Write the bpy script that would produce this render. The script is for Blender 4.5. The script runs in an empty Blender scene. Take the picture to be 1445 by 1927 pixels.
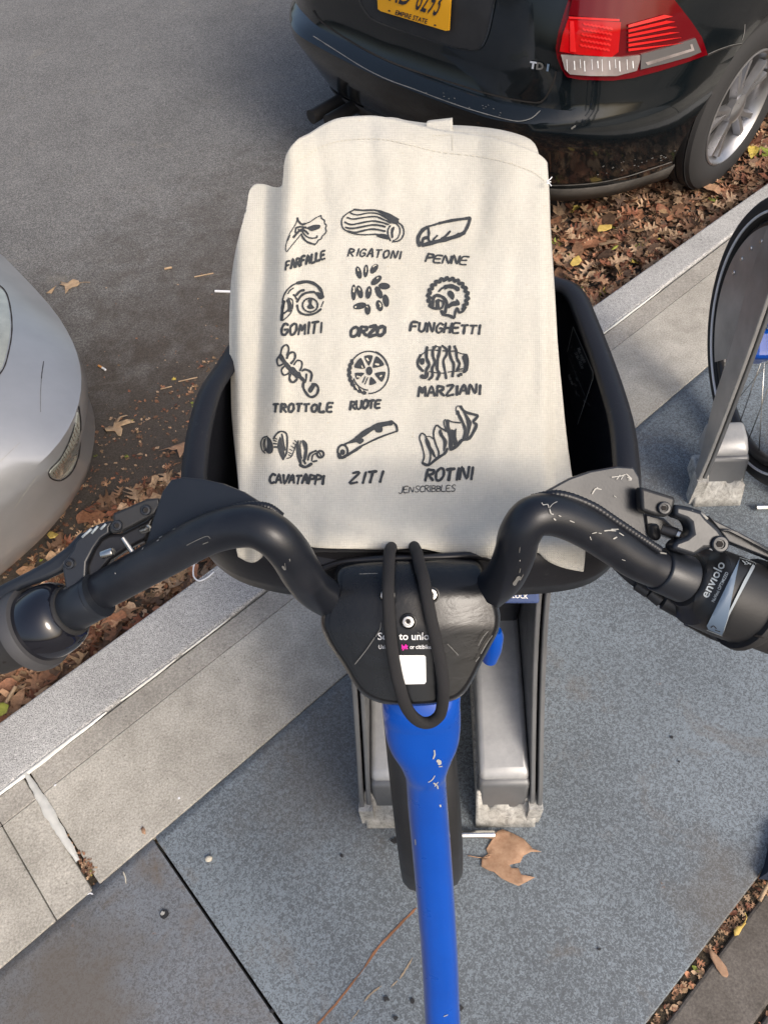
import bpy, bmesh, math, random
from mathutils import Vector, Matrix, noise
from mathutils.bvhtree import BVHTree
from mathutils.geometry import delaunay_2d_cdt
random.seed(7)
scene = bpy.context.scene
COL = scene.collection
R_ = math.radians

# ---------------------------------------------------------------- camera
FPX, CX, CY, HC = 1450.0, 722.5, 963.5, 1.75
v1 = (3700 - CX, CY + 1330)
_vx = 105.0
_vy = -(FPX * FPX + _vx * v1[0]) / v1[1]
dn = Vector((_vx, _vy, FPX)).normalized()
Zc = -dn
Yc = Vector((0, 0, 1)) - Zc * Zc.z
Yc.normalize()
Xc = Yc.cross(Zc)
if Xc.x < 0: Xc = -Xc
RW = Vector((Xc.x, Yc.x, Zc.x)); UW = Vector((Xc.y, Yc.y, Zc.y)); FW = Vector((Xc.z, Yc.z, Zc.z))
CAM = Vector((0, 0, HC))
cd = bpy.data.cameras.new('camera'); cam = bpy.data.objects.new('camera', cd); COL.objects.link(cam)
cam.matrix_world = Matrix(((RW.x, UW.x, -FW.x, 0), (RW.y, UW.y, -FW.y, 0), (RW.z, UW.z, -FW.z, HC), (0, 0, 0, 1)))
cd.sensor_fit = 'VERTICAL'; cd.sensor_height = 36.0; cd.lens = 36.0 * FPX / 1927.0
cd.clip_start = 0.05; cd.clip_end = 300
scene.camera = cam

# ---------------------------------------------------------------- light
SUN_EL, SUN_AZ = R_(42), math.atan2(-0.80, 0.60)      # veiled sun behind the camera, to the right
sdir = Vector((math.cos(SUN_AZ) * math.cos(SUN_EL), math.sin(SUN_AZ) * math.cos(SUN_EL), math.sin(SUN_EL)))
world = bpy.data.worlds.new('World'); scene.world = world; world.use_nodes = True
wn = world.node_tree.nodes; wl = world.node_tree.links
bg = wn['Background']; sky = wn.new('ShaderNodeTexSky'); sky.sky_type = 'NISHITA'; sky.sun_disc = False
sky.sun_elevation = SUN_EL; sky.sun_rotation = math.pi / 2 - SUN_AZ
sky.dust_density = 6.0; sky.air_density = 1.0; sky.ozone_density = 0.6
wl.new(sky.outputs[0], bg.inputs[0]); bg.inputs[1].default_value = 0.15
sl = bpy.data.lights.new('sun', 'SUN'); sl.energy = 1.0; sl.angle = R_(22); sl.color = (1, .975, .94)
so = bpy.data.objects.new('sun', sl); COL.objects.link(so)
so.rotation_euler = sdir.to_track_quat('Z', 'Y').to_euler()
scene.view_settings.view_transform = 'Standard'; scene.view_settings.look = 'None'
scene.view_settings.exposure = 0.42; scene.view_settings.gamma = 1; scene.view_settings.use_curve_mapping = False

# ---------------------------------------------------------------- geometry from the view
def ray(x, y): return FW + RW * ((x - CX) / FPX) + UW * ((CY - y) / FPX)
def P(x, y, D): return CAM + ray(x, y) * D
def G(x, y, z=0.0):
    d = ray(x, y); return CAM + d * ((z - HC) / d.z)
kd = ray(3700, -1330); kd.z = 0; kd.normalize()
K = kd; N = Vector((-kd.y, kd.x, 0))
def W(k, n, z=0.0): return K * k + N * n + Vector((0, 0, z))

# ---------------------------------------------------------------- scene object helpers
def tag(o, label=None, cat=None, group=None, kind=None):
    if label: o['label'] = label
    if cat: o['category'] = cat
    if group: o['group'] = group
    if kind: o['kind'] = kind
    return o
def thing(name, label, cat, loc=(0, 0, 0), group=None):
    o = bpy.data.objects.new(name, None); COL.objects.link(o); o.location = loc; o.empty_display_size = .05
    o['_root'] = 1
    del o['_root']
    return tag(o, label, cat, group)
def rootloc(o):
    v = Vector((0, 0, 0))
    while o is not None:
        v += Vector(o.location); o = o.parent
    return v
def mk(name, verts, faces, mat, parent=None, smooth=True, loc=None, auto=None):
    off = rootloc(parent) if parent is not None else Vector(loc or (0, 0, 0))
    me = bpy.data.meshes.new(name)
    me.from_pydata([Vector(v) - off for v in verts], [], faces); me.validate(); me.update()
    if mat is not None:
        for m in (mat if isinstance(mat, (list, tuple)) else [mat]): me.materials.append(m)
    if smooth:
        me.shade_smooth()
        if auto is not None: me.set_sharp_from_angle(angle=R_(auto))
    o = bpy.data.objects.new(name, me); COL.objects.link(o)
    if parent is not None: o.parent = parent
    else: o.location = off
    return o
def bevel(o, w, seg=2, ang=35):
    m = o.modifiers.new('bevel', 'BEVEL'); m.width = w; m.segments = seg; m.limit_method = 'ANGLE'; m.angle_limit = R_(ang)
    m.harden_normals = False
    return o
def join(*ms):
    V, F = [], []
    for v, f in ms:
        b = len(V); V += list(v); F += [tuple(i + b for i in q) for q in f]
    return V, F
def cr(pts, n=6, closed=False):
    pts = [Vector(p) for p in pts]; out = []
    m = len(pts)
    for i in range(m if closed else m - 1):
        if closed: p0, p1, p2, p3 = pts[i - 1], pts[i], pts[(i + 1) % m], pts[(i + 2) % m]
        else: p0, p1, p2, p3 = pts[max(i - 1, 0)], pts[i], pts[i + 1], pts[min(i + 2, m - 1)]
        for j in range(n):
            t = j / n
            out.append(0.5 * ((2 * p1) + (p2 - p0) * t + (2 * p0 - 5 * p1 + 4 * p2 - p3) * t * t + (3 * p1 - p0 - 3 * p2 + p3) * t ** 3))
    if not closed: out.append(pts[-1])
    return out
def tube(path, r, seg=16, closed=False, flat=1.0, up=None, cap=True):
    """sweep a circle of radius r (number or list) along path"""
    n = len(path); path = [Vector(p) for p in path]
    rr = r if isinstance(r, (list, tuple)) else [r] * n
    T = []
    for i in range(n):
        a = path[i - 1] if (i > 0 or closed) else path[0]
        b = path[(i + 1) % n] if (i < n - 1 or closed) else path[-1]
        T.append((b - a).normalized())
    u = Vector(up) if up is not None else (Vector((0, 0, 1)) if abs(T[0].z) < .9 else Vector((0, 1, 0)))
    u = (u - T[0] * u.dot(T[0])).normalized()
    V = []
    for i in range(n):
        u = (u - T[i] * u.dot(T[i])).normalized(); w = T[i].cross(u)
        for j in range(seg):
            a = 2 * math.pi * j / seg
            V.append(path[i] + u * (math.cos(a) * rr[i] * flat) + w * (math.sin(a) * rr[i]))
    F = []
    for i in range(n if closed else n - 1):
        for j in range(seg):
            F.append((i * seg + j, i * seg + (j + 1) % seg, ((i + 1) % n) * seg + (j + 1) % seg, ((i + 1) % n) * seg + j))
    if not closed and cap:
        F.append(tuple(reversed(range(seg)))); F.append(tuple(range((n - 1) * seg, n * seg)))
    return V, F
def cyl(a, b, r, seg=24, r2=None): return tube([a, b], [r, r if r2 is None else r2], seg)
def lathe(a, d, prof, seg=32):
    """prof list of (t along d, radius)"""
    d = Vector(d).normalized(); a = Vector(a)
    u = Vector((0, 0, 1)) if abs(d.z) < .9 else Vector((0, 1, 0)); u = (u - d * u.dot(d)).normalized(); w = d.cross(u)
    V = [a + d * t + (u * math.cos(2 * math.pi * j / seg) + w * math.sin(2 * math.pi * j / seg)) * r for t, r in prof for j in range(seg)]
    n = len(prof); F = [(i * seg + j, i * seg + (j + 1) % seg, (i + 1) * seg + (j + 1) % seg, (i + 1) * seg + j) for i in range(n - 1) for j in range(seg)]
    F.append(tuple(reversed(range(seg)))); F.append(tuple(range((n - 1) * seg, n * seg)))
    return V, F
def sortring(V): return V
def prism(poly, off):
    n = len(poly); off = Vector(off)
    V = [Vector(p) for p in poly] + [Vector(p) + off for p in poly]
    F = [tuple(range(n)), tuple(reversed(range(n, 2 * n)))]
    for i in range(n): F.append((i, i + n, (i + 1) % n + n, (i + 1) % n))
    return V, F
def box(c, ex, ey, ez):
    c, ex, ey, ez = Vector(c), Vector(ex), Vector(ey), Vector(ez)
    return prism([c - ex - ey - ez, c + ex - ey - ez, c + ex + ey - ez, c - ex + ey - ez], ez * 2)
def fixn(o):
    bm = bmesh.new(); bm.from_mesh(o.data); bmesh.ops.recalc_face_normals(bm, faces=bm.faces); bm.to_mesh(o.data); bm.free(); return o
def bvh_of(o):
    off = rootloc(o)
    dg = bpy.context.evaluated_depsgraph_get()
    ev = o.evaluated_get(dg); me = ev.to_mesh()
    t = BVHTree.FromPolygons([v.co + off for v in me.vertices], [tuple(p.vertices) for p in me.polygons])
    ev.to_mesh_clear()
    return t
def hit(b, x, y, off=.001):
    d = ray(x, y).normalized(); l, nr, i, dist = b.ray_cast(CAM, d)
    if l is None: return None
    if nr.dot(d) > 0: nr = -nr
    return l - d * (off * 1.5)
# things laid on a surface: 2-d outline (photo pixels) -> mesh following the surface
def cdt(poly, res, holes=()):
    pts = [Vector(p[:2]) for p in poly]; ed = [(i, (i + 1) % len(poly)) for i in range(len(poly))]
    xs = [p[0] for p in poly]; ys = [p[1] for p in poly]
    y = min(ys) + res * .5
    while y < max(ys):
        x = min(xs) + res * .5
        while x < max(xs): pts.append(Vector((x, y))); x += res
        y += res
    v, e, f, *_ = delaunay_2d_cdt(pts, ed, [], 1, 1e-5)
    return v, [tuple(q) for q in f]
def dens(poly, step):
    out = []
    n = len(poly)
    for i in range(n):
        a = Vector(poly[i][:2]); b = Vector(poly[(i + 1) % n][:2]); m = max(1, int((b - a).length / step))
        for j in range(m): out.append(a.lerp(b, j / m))
    return out
def face_cam(V, F):
    out = []
    for q in F:
        a, b_, c = V[q[0]], V[q[1]], V[q[2]]
        out.append(q if (b_ - a).cross(c - a).dot(CAM - a) > 0 else tuple(reversed(q)))
    return compact(V, out)
def compact(V, F):
    used = sorted({i for q in F for i in q}); mp = {a: b_ for b_, a in enumerate(used)}
    return [V[i] for i in used], [tuple(mp[i] for i in q) for q in F]
def fill(poly, b, off=.001, res=8):
    v, f = cdt(dens(poly, res), res)
    H = [hit(b, p[0], p[1], off) for p in v]
    F = [q for q in f if all(H[i] is not None for i in q)]
    return face_cam([h if h is not None else Vector((0, 0, 0)) for h in H], F)
def stroke2d(pts, w, sm=4):
    """brush stroke outline strip in 2-d: returns verts, quads"""
    p = cr([Vector((a[0], a[1], 0)) for a in pts], sm) if len(pts) > 2 and sm > 1 else [Vector((a[0], a[1], 0)) for a in pts]
    w *= 1.0
    if len(p) == 2: p = [p[0].lerp(p[1], i / 4) for i in range(5)]
    a = p[0] - (p[1] - p[0]).normalized() * w * .30; z = p[-1] + (p[-1] - p[-2]).normalized() * w * .30
    p = [a] + p + [z]
    V = []; n = len(p)
    for i in range(n):
        t = (p[min(i + 1, n - 1)] - p[max(i - 1, 0)]); t = t.normalized() if t.length > 1e-9 else Vector((1, 0, 0))
        s = Vector((-t.y, t.x, 0)); ww = w * .5 * (.45 if i in (0, n - 1) else 1) * (1 + .12 * math.sin(i * 1.7 + p[0].x))
        V += [p[i] + s * ww, p[i] - s * ww]
    F = [(2 * i, 2 * i + 1, 2 * i + 3, 2 * i + 2) for i in range(n - 1)]
    return V, F
_jit = [0]
def drape(V, F, b, off):
    _jit[0] += 1
    o2 = off + (_jit[0] % 9) * .00003
    H = [hit(b, p[0], p[1], o2) for p in V]
    return face_cam([h if h is not None else Vector((0, 0, 0)) for h in H], [q for q in F if all(H[i] is not None for i in q)])
def strokes(lst, b, off=.0006, xf=lambda x, y: (x, y), wk=1.0, sm=4):
    ms = []
    for w, pts in lst:
        if w == 'F':
            q = [xf(*p) for p in pts]
            q = [(a.x, a.y) for a in cr([Vector((p[0], p[1], 0)) for p in q], 3, True)]
            v, f = cdt(q, 12); ms.append(drape(v, f, b, off))
        else:
            v, f = stroke2d([xf(*p) for p in pts], w * wk, sm); ms.append(drape(v, f, b, off))
    return join(*ms)
def text2d(s, size, bold=0.0, align='LEFT'):
    c = bpy.data.curves.new('t', 'FONT'); c.body = s; c.size = size; c.offset = bold; c.align_x = align
    c.resolution_u = 3; c.fill_mode = 'BOTH'
    o = bpy.data.objects.new('t', c); COL.objects.link(o); bpy.context.view_layer.update()
    me = bpy.data.meshes.new_from_object(o.evaluated_get(bpy.context.evaluated_depsgraph_get()))
    V = [v.co.copy() for v in me.vertices]; F = [tuple(p.vertices) for p in me.polygons]
    bpy.data.objects.remove(o); bpy.data.curves.remove(c); bpy.data.meshes.remove(me)
    return V, F
def text_on(s, x, y, size, b, ang=0, bold=0, off=.0008, sx=1.0, align='LEFT', sy=1.0, shear=0):
    V, F = text2d(s, size, bold, align); ca, sa = math.cos(R_(ang)), math.sin(R_(ang))
    q = []
    for v in V:
        vx_, vy_ = v.x * sx + v.y * shear, v.y * sy
        q.append(Vector((x + vx_ * ca + vy_ * sa, y + vx_ * sa * 1 - vy_ * ca, 0)))
    return drape(q, F, b, off)
GL = {
 'A': [[(0, 0), (.5, 1), (1, 0)], [(.2, .38), (.82, .38)]], 'B': [[(0, 0), (.05, 1)], [(.05, 1), (.8, .85), (.7, .6), (.1, .52)], [(.1, .52), (.9, .4), (.85, .08), (0, 0)]],
 'C': [[(1, .85), (.55, 1), (.1, .7), (.05, .3), (.4, 0), (.95, .1)]], 'E': [[(1, 1), (.1, .95), (0, .05), (.95, 0)], [(.05, .5), (.8, .55)]],
 'F': [[(1, 1), (.15, .95), (0, 0)], [(.1, .5), (.8, .55)]], 'G': [[(1, .85), (.5, 1), (.05, .6), (.15, .1), (.6, 0), (.95, .2), (.95, .45), (.5, .45)]],
 'H': [[(.05, 1), (0, 0)], [(1, 1), (.9, 0)], [(0, .5), (.95, .5)]], 'I': [[(.5, 1), (.45, 0)]], 'J': [[(.9, 1), (.8, .1), (.45, -.15), (0, .0)]],
 'L': [[(.1, 1), (0, .05), (.95, 0)]], 'M': [[(0, 0), (.15, 1), (.5, .35), (.85, 1), (1, 0)]], 'N': [[(0, 0), (.1, 1), (.85, .05), (1, 1)]],
 'O': [[(.5, 1), (.05, .7), (.1, .15), (.5, 0), (.95, .35), (.9, .85), (.5, 1)]], 'P': [[(0, 0), (.1, 1)], [(.1, 1), (.9, .9), (.85, .6), (.1, .5)]],
 'R': [[(0, 0), (.1, 1)], [(.1, 1), (.85, .9), (.8, .6), (.1, .5)], [(.3, .5), (1, 0)]], 'S': [[(.95, .9), (.5, 1), (.1, .78), (.35, .55), (.85, .35), (.75, .05), (.3, 0), (0, .12)]],
 'T': [[(0, .95), (1, 1)], [(.5, 1), (.42, 0)]], 'U': [[(0, 1), (.05, .2), (.45, 0), (.85, .2), (1, 1)]], 'V': [[(0, 1), (.45, 0), (1, 1)]],
 'Z': [[(.05, .95), (.95, 1), (.0, 0), (1, .05)]]}
def word(s, x0, y0, x1, y1, h, w, slant=.15, seed=0, fillf=.72, sm=4):
    """hand-lettered capitals along a base line (photo pixels)"""
    rg = random.Random(seed); out = []; n = len(s)
    wd = [(.45 if ch == 'I' else 1.0) for ch in s]; tot = sum(wd); a = 0
    dx, dy = (x1 - x0), (y1 - y0); L = math.hypot(dx, dy); tx, ty = dx / L, dy / L
    for ch, q in zip(s, wd):
        cw = L * q / tot * fillf; st = L * a / tot; a += q
        hh = h * rg.uniform(.92, 1.08); bo = rg.uniform(-.05, .05) * h; sl_ = slant + rg.uniform(-.05, .05)
        for g in GL.get(ch, []):
            pts = []
            for gx, gy in g:
                lx = st + gx * cw + gy * hh * sl_ + rg.uniform(-.03, .03) * cw; ly = gy * hh + bo
                pts.append((x0 + tx * lx + ty * ly, y0 + ty * lx - tx * ly))
            out.append((w * rg.uniform(.85, 1.15), pts))
    return out
def copy_tree(o, parent=None):
    c = o.copy(); COL.objects.link(c); c.parent = parent
    for ch in [q for q in COL.objects if q.parent is o]: copy_tree(ch, c)
    return c

# ---------------------------------------------------------------- materials
def lin(h):
    h = h.lstrip('#'); r = [int(h[i:i + 2], 16) / 255 for i in (0, 2, 4)]
    return tuple((c / 12.92 if c <= .04045 else ((c + .055) / 1.055) ** 2.4) for c in r) + (1,)
class Mat:
    def __init__(s, name, col=(.5, .5, .5), rough=.5, metal=0, **kw):
        s.m = bpy.data.materials.new(name); s.m.use_nodes = True; s.n = s.m.node_tree.nodes; s.l = s.m.node_tree.links
        s.b = s.n['Principled BSDF']; s.b.inputs['Base Color'].default_value = tuple(col[:3]) + (1,)
        s.b.inputs['Roughness'].default_value = rough; s.b.inputs['Metallic'].default_value = metal
        for k_, v_ in kw.items(): s.b.inputs[k_.replace('_', ' ')].default_value = v_
        s.tc = None; s.bumpn = None
    def co(s, kind='Object'):
        if s.tc is None: s.tc = s.n.new('ShaderNodeTexCoord')
        return s.tc.outputs[kind]
    def pos(s):
        g = s.n.new('ShaderNodeNewGeometry'); return g.outputs['Position']
    def noise(s, scale, det=4, rough=.6, vec=None, dist=0, out='Fac', stretch=None):
        t = s.n.new('ShaderNodeTexNoise'); t.inputs['Scale'].default_value = scale; t.inputs['Detail'].default_value = det
        t.inputs['Roughness'].default_value = rough; t.inputs['Distortion'].default_value = dist
        v = vec if vec is not None else s.pos()
        if stretch:
            mp = s.n.new('ShaderNodeMapping'); mp.inputs['Scale'].default_value = stretch[:3]
            if len(stretch) > 3: mp.inputs['Rotation'].default_value = (0, 0, stretch[3])
            s.l.new(v, mp.inputs[0]); v = mp.outputs[0]
        s.l.new(v, t.inputs['Vector']); return t.outputs[out]
    def vor(s, scale, vec=None, feat='F1', out='Distance'):
        t = s.n.new('ShaderNodeTexVoronoi'); t.inputs['Scale'].default_value = scale; t.feature = feat
        s.l.new(vec if vec is not None else s.pos(), t.inputs['Vector']); return t.outputs[out]
    def ramp(s, fac, stops, interp='LINEAR'):
        r = s.n.new('ShaderNodeValToRGB'); r.color_ramp.interpolation = interp
        e = r.color_ramp.elements
        while len(e) < len(stops): e.new(.5)
        for q, (p, c) in zip(e, stops):
            q.position = p; q.color = (c, c, c, 1) if isinstance(c, (int, float)) else tuple(c[:3]) + (1,)
        s.l.new(fac, r.inputs[0]); return r.outputs[0]
    def mix(s, f, a, b, mode='MIX'):
        m = s.n.new('ShaderNodeMix'); m.data_type = 'RGBA'; m.blend_type = mode
        for i, v in ((0, f), (6, a), (7, b)):
            if isinstance(v, (int, float)): m.inputs[i].default_value = v if i == 0 else (v, v, v, 1)
            elif isinstance(v, tuple): m.inputs[i].default_value = tuple(v[:3]) + (1,)
            else: s.l.new(v, m.inputs[i])
        return m.outputs[2]
    def math(s, op, a, b=None, c=None, clamp=False):
        m = s.n.new('ShaderNodeMath'); m.operation = op; m.use_clamp = clamp
        for i, v in ((0, a), (1, b), (2, c)):
            if v is None: continue
            if isinstance(v, (int, float)): m.inputs[i].default_value = v
            else: s.l.new(v, m.inputs[i])
        return m.outputs[0]
    def color(s, o): s.l.new(o, s.b.inputs['Base Color']); return s
    def rough(s, o): s.l.new(o, s.b.inputs['Roughness']); return s
    def bump(s, h, strength=.3, dist=.002):
        b = s.n.new('ShaderNodeBump'); b.inputs['Strength'].default_value = strength; b.inputs['Distance'].default_value = dist
        s.l.new(h, b.inputs['Height'])
        if s.bumpn: s.l.new(s.bumpn.outputs[0], b.inputs['Normal'])
        s.bumpn = b; s.l.new(b.outputs[0], s.b.inputs['Normal']); return s
    def sep(s, vec=None):
        q = s.n.new('ShaderNodeSeparateXYZ'); s.l.new(vec if vec is not None else s.pos(), q.inputs[0]); return q.outputs
    def dirc(s, v):
        """position dotted with a fixed world direction"""
        q = s.n.new('ShaderNodeVectorMath'); q.operation = 'DOT_PRODUCT'; s.l.new(s.pos(), q.inputs[0]); q.inputs[1].default_value = v
        return q.outputs['Value']
def simple(name, col, rough=.5, metal=0, bumps=None, var=.0, **kw):
    m = Mat(name, col, rough, metal, **kw)
    if var:
        nz = m.noise(9, 5); m.color(m.mix(m.ramp(nz, [(.3, 0), (.7, 1)]), tuple(c * (1 - var) for c in col[:3]), tuple(min(1, c * (1 + var)) for c in col[:3])))
        m.rough(m.math('ADD', m.math('MULTIPLY', m.noise(35, 4), .18), rough - .09))
    if bumps: m.bump(m.noise(bumps[0], 3), bumps[1], bumps[2])
    return m.m
M = {}
# asphalt
m = Mat('asphalt', rough=.88)
n1 = m.noise(210, 4, .8); n2 = m.noise(3.2, 8, .72, stretch=(1, 1, 1)); n3 = m.noise(9, 5, .65, dist=.4)
base = m.ramp(n1, [(.34, (.045, .045, .045)), (.50, (.130, .129, .127)), (.64, (.30, .295, .28))])
lum = m.ramp(n2, [(.3, .86), (.7, 1.16)])
base = m.mix(1.0, base, lum, 'MULTIPLY')
nn = m.dirc(tuple(N))
dirt = m.math('MULTIPLY', m.ramp(m.math('ADD', m.math('MULTIPLY', nn, .25), m.math('MULTIPLY', n3, .40)), [(.72, 1.0), (1.10, 0.0)]), .9)
base = m.mix(dirt, base, m.mix(1.0, (.050, .039, .030), m.ramp(n1, [(.3, .6), (.7, 1.5)]), 'MULTIPLY'))
st = m.ramp(m.noise(3.1, 5, .7, dist=.6), [(.60, 0), (.72, .35)])
base = m.mix(st, base, (.24, .22, .18))
sp = m.ramp(m.vor(95), [(.0, 1), (.055, 0)])
base = m.mix(m.math('MULTIPLY', sp, m.ramp(m.noise(30, 2), [(.55, 0), (.6, .7)])), base, (.48, .45, .40))
sk = m.ramp(m.noise(2.0, 7, .75, stretch=(1, 7, 1, .9)), [(.60, 0), (.74, .30)]); base = m.mix(sk, base, (.30, .29, .27))
dk = m.ramp(m.noise(7, 6, .8, dist=.5), [(.66, 0), (.74, .55)]); base = m.mix(dk, base, (.035, .034, .034))
m.color(base); m.bump(n1, .5, .002); m.bump(m.noise(40, 3), .3, .003); M['asphalt'] = m.m
# granite
m = Mat('granite', rough=.75)
g1 = m.noise(330, 2, .6); g2 = m.noise(90, 3); g3 = m.noise(5, 4)
c = m.ramp(g1, [(.34, (.16, .16, .155)), (.46, (.38, .38, .37)), (.6, (.53, .525, .51)), (.72, (.70, .69, .67))])
c = m.mix(1, c, m.ramp(g2, [(.35, .8), (.65, 1.1)]), 'MULTIPLY'); c = m.mix(1, c, m.ramp(g3, [(.3, .78), (.7, 1.08)]), 'MULTIPLY')
pk = m.ramp(m.noise(38, 3, .7), [(.655, 0), (.69, .7)]); c = m.mix(m.math('MULTIPLY', pk, m.ramp(m.noise(3.3, 2), [(.5, 0), (.6, 1)])), c, (.06, .06, .06))
m.color(c); m.bump(g1, .25, .001); m.bump(g2, .3, .002); M['granite'] = m.m
# concrete (three tones)
def concrete(name, a, b, scale=1.0, pits=True):
    m = Mat(name, rough=.86)
    g1 = m.noise(210 * scale, 4, .75); g2 = m.noise(14, 5, .65, dist=.3); g3 = m.noise(2.7, 5)
    c = m.mix(m.ramp(g2, [(.3, 0), (.7, 1)]), a, b)
    c = m.mix(1, c, m.ramp(g1, [(.3, .58), (.52, 1.0), (.72, 1.40)]), 'MULTIPLY'); c = m.mix(1, c, m.ramp(g3, [(.3, .80), (.7, 1.12)]), 'MULTIPLY')
    if pits: c = m.mix(m.ramp(m.vor(46), [(.04, .8), (.09, 0)]), c, (.10, .09, .075))
    m.color(c); m.bump(g1, .4, .0012); m.bump(g2, .3, .003); return m.m
M['concrete'] = concrete('concrete', (.35, .33, .285), (.49, .465, .41))
M['concrete_band'] = concrete('concrete_band', (.30, .28, .245), (.38, .36, .32))
M['concrete_grey'] = concrete('concrete_grey', (.085, .074, .062), (.145, .13, .115))
M['caulk'] = simple('caulk', (.62, .62, .58), .6, bumps=(60, .6, .004), var=.18)
# galvanised plate
def plate_mat(name, a, b, brown):
    m = Mat(name, rough=.55, metal=0.15)
    g1 = m.noise(175, 3, .62, dist=1.1); g1b = m.noise(420, 2); g2 = m.noise(3.4, 4, .6); g3 = m.noise(1.4, 3)
    big = m.ramp(g2, [(.32, 0), (.68, 1)])
    th = m.math('ADD', g1, m.math('MULTIPLY', m.math('SUBTRACT', g3, .5), .30))
    c = m.mix(m.ramp(th, [(.43, 0), (.57, 1)]), a, b)
    c = m.mix(1, c, m.ramp(big, [(0, .86), (1, 1.10)]), 'MULTIPLY'); c = m.mix(1, c, m.ramp(g1b, [(.3, .85), (.7, 1.15)]), 'MULTIPLY')
    br = m.ramp(m.math('ADD', m.noise(4.2, 6, .7, dist=.5), m.math('MULTIPLY', m.noise(40, 3), .08)), [(.60, 0), (.76, brown)])
    c = m.mix(br, c, (.155, .125, .095))
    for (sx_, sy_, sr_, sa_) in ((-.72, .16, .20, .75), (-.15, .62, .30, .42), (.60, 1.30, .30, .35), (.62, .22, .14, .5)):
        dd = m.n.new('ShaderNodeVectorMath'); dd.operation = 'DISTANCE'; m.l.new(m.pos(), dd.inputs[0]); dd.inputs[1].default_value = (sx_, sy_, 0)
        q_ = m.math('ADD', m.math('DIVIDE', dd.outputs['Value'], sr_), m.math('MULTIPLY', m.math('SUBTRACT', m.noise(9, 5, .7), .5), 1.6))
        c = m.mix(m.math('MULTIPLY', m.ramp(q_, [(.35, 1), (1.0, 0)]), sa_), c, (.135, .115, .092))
    ru = m.ramp(m.noise(24, 4, .7), [(.70, 0), (.76, .55)]); c = m.mix(ru, c, (.24, .12, .055))
    m.color(c); m.rough(m.ramp(th, [(.4, .72), (.6, .55)])); m.bump(g1, .12, .0008); m.bump(g2, .2, .006); return m.m
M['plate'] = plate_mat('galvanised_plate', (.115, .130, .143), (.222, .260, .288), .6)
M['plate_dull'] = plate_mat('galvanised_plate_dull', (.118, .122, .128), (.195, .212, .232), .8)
M['rust'] = simple('rust', (.26, .12, .06), .85, var=.5)
M['rust_pale'] = simple('rust_pale', (.30, .24, .17), .85, var=.3)
M['gap'] = simple('joint_black', (.012, .010, .009), .9)  # near-black for gaps, sockets, grooves and fine marks
M['soil'] = None
m = Mat('soil', rough=.95); g = m.noise(260, 4, .8); m.color(m.ramp(g, [(.3, (.012, .009, .006)), (.5, (.045, .034, .022)), (.68, (.12, .09, .055)), (.78, (.3, .25, .16))])); m.bump(g, .8, .004); M['soil'] = m.m
# litter
m = Mat('dead_leaf', rough=.72)
at = m.n.new('ShaderNodeAttribute'); at.attribute_name = 'col'
g = m.noise(120, 4); m.color(m.mix(1, at.outputs['Color'], m.ramp(g, [(.3, .65), (.7, 1.25)]), 'MULTIPLY')); m.bump(g, .5, .001)
M['leaf'] = m.m
def leafmat(name, a, b):
    m = Mat(name, rough=.7); g = m.noise(60, 5, .7); m.color(m.mix(m.ramp(g, [(.3, 0), (.7, 1)]), a, b)); m.bump(m.noise(160, 3), .5, .0012); return m.m
M['leaf_brown'] = leafmat('leaf_brown', (.27, .15, .085), (.42, .27, .17)); M['leaf_tan'] = leafmat('leaf_tan', (.30, .20, .12), (.48, .35, .22))
M['leaf_yellow'] = leafmat('leaf_yellow', (.42, .28, .06), (.66, .50, .15)); M['leaf_green'] = leafmat('leaf_green', (.20, .24, .03), (.42, .42, .08))
# bike
m = Mat('black_anodised', (.012, .014, .019), .30); m.b.inputs['Specular IOR Level'].default_value = .40
g = m.noise(900, 2); m.bump(g, .14, .0006); m.rough(m.math('ADD', m.math('MULTIPLY', m.noise(22, 5), .16), .25))
m.color(m.mix(m.ramp(m.noise(13, 5, .7), [(.45, 0), (.8, 1)]), (.009, .011, .016), (.022, .024, .030))); M['bar'] = m.m
M['bar_matte'] = simple('black_cast', (.013, .016, .022), .36, bumps=(500, .12, .0006), var=.2)
m = Mat('black_gloss', (.008, .009, .011), .13, Specular_IOR_Level=.38); g = m.noise(120, 5, .75, dist=.8); m.bump(m.ramp(m.noise(16, 4, dist=1.5), [(.45, 0), (.6, 1)]), .10, .0012); m.bump(g, .14, .0012)
m.rough(m.ramp(m.noise(10, 6, .7), [(.4, .20), (.7, .42)])); M['gloss'] = m.m
M['bell'] = simple('bell_black', (.008, .009, .014), .08, Coat_Weight=.5)
M['plastic'] = simple('black_plastic', (.016, .017, .019), .45, bumps=(300, .12, .0008), var=.2)
M['frame_black'] = simple('frame_black', (.013, .013, .015), .32, bumps=(90, .12, .001), var=.2)
M['rubber_grey'] = simple('rubber_grey', (.06, .06, .064), .5, bumps=(200, .2, .0008), var=.25)
M['dock_light'] = simple('dock_light', (.36, .355, .345), .34, .45, var=.22)
M['rubber'] = simple('rubber', (.020, .020, .021), .62, bumps=(240, .2, .0008), var=.25)
m = Mat('tyre', (.022, .022, .023), .75); m.bump(m.noise(160, 3), .3, .001); M['tyre'] = m.m
M['steel'] = simple('steel', (.62, .61, .58), .28, 1.0, var=.1)
M['steel_bright'] = simple('steel_bright', (.75, .74, .70), .22, 1.0)
M['chip'] = simple('bare_scuff', (.36, .355, .33), .5, var=.25)
M['chip_dim'] = simple('dull_scuff', (.14, .14, .135), .6, var=.3)
M['white'] = simple('white_print', (.80, .80, .80), .5); M['grey_print'] = simple('grey_print', (.27, .31, .34), .5); M['pink'] = simple('pink_print', (.85, .01, .42), .5)
M['white_plastic'] = simple('white_plastic', (.75, .76, .78), .4)
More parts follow.
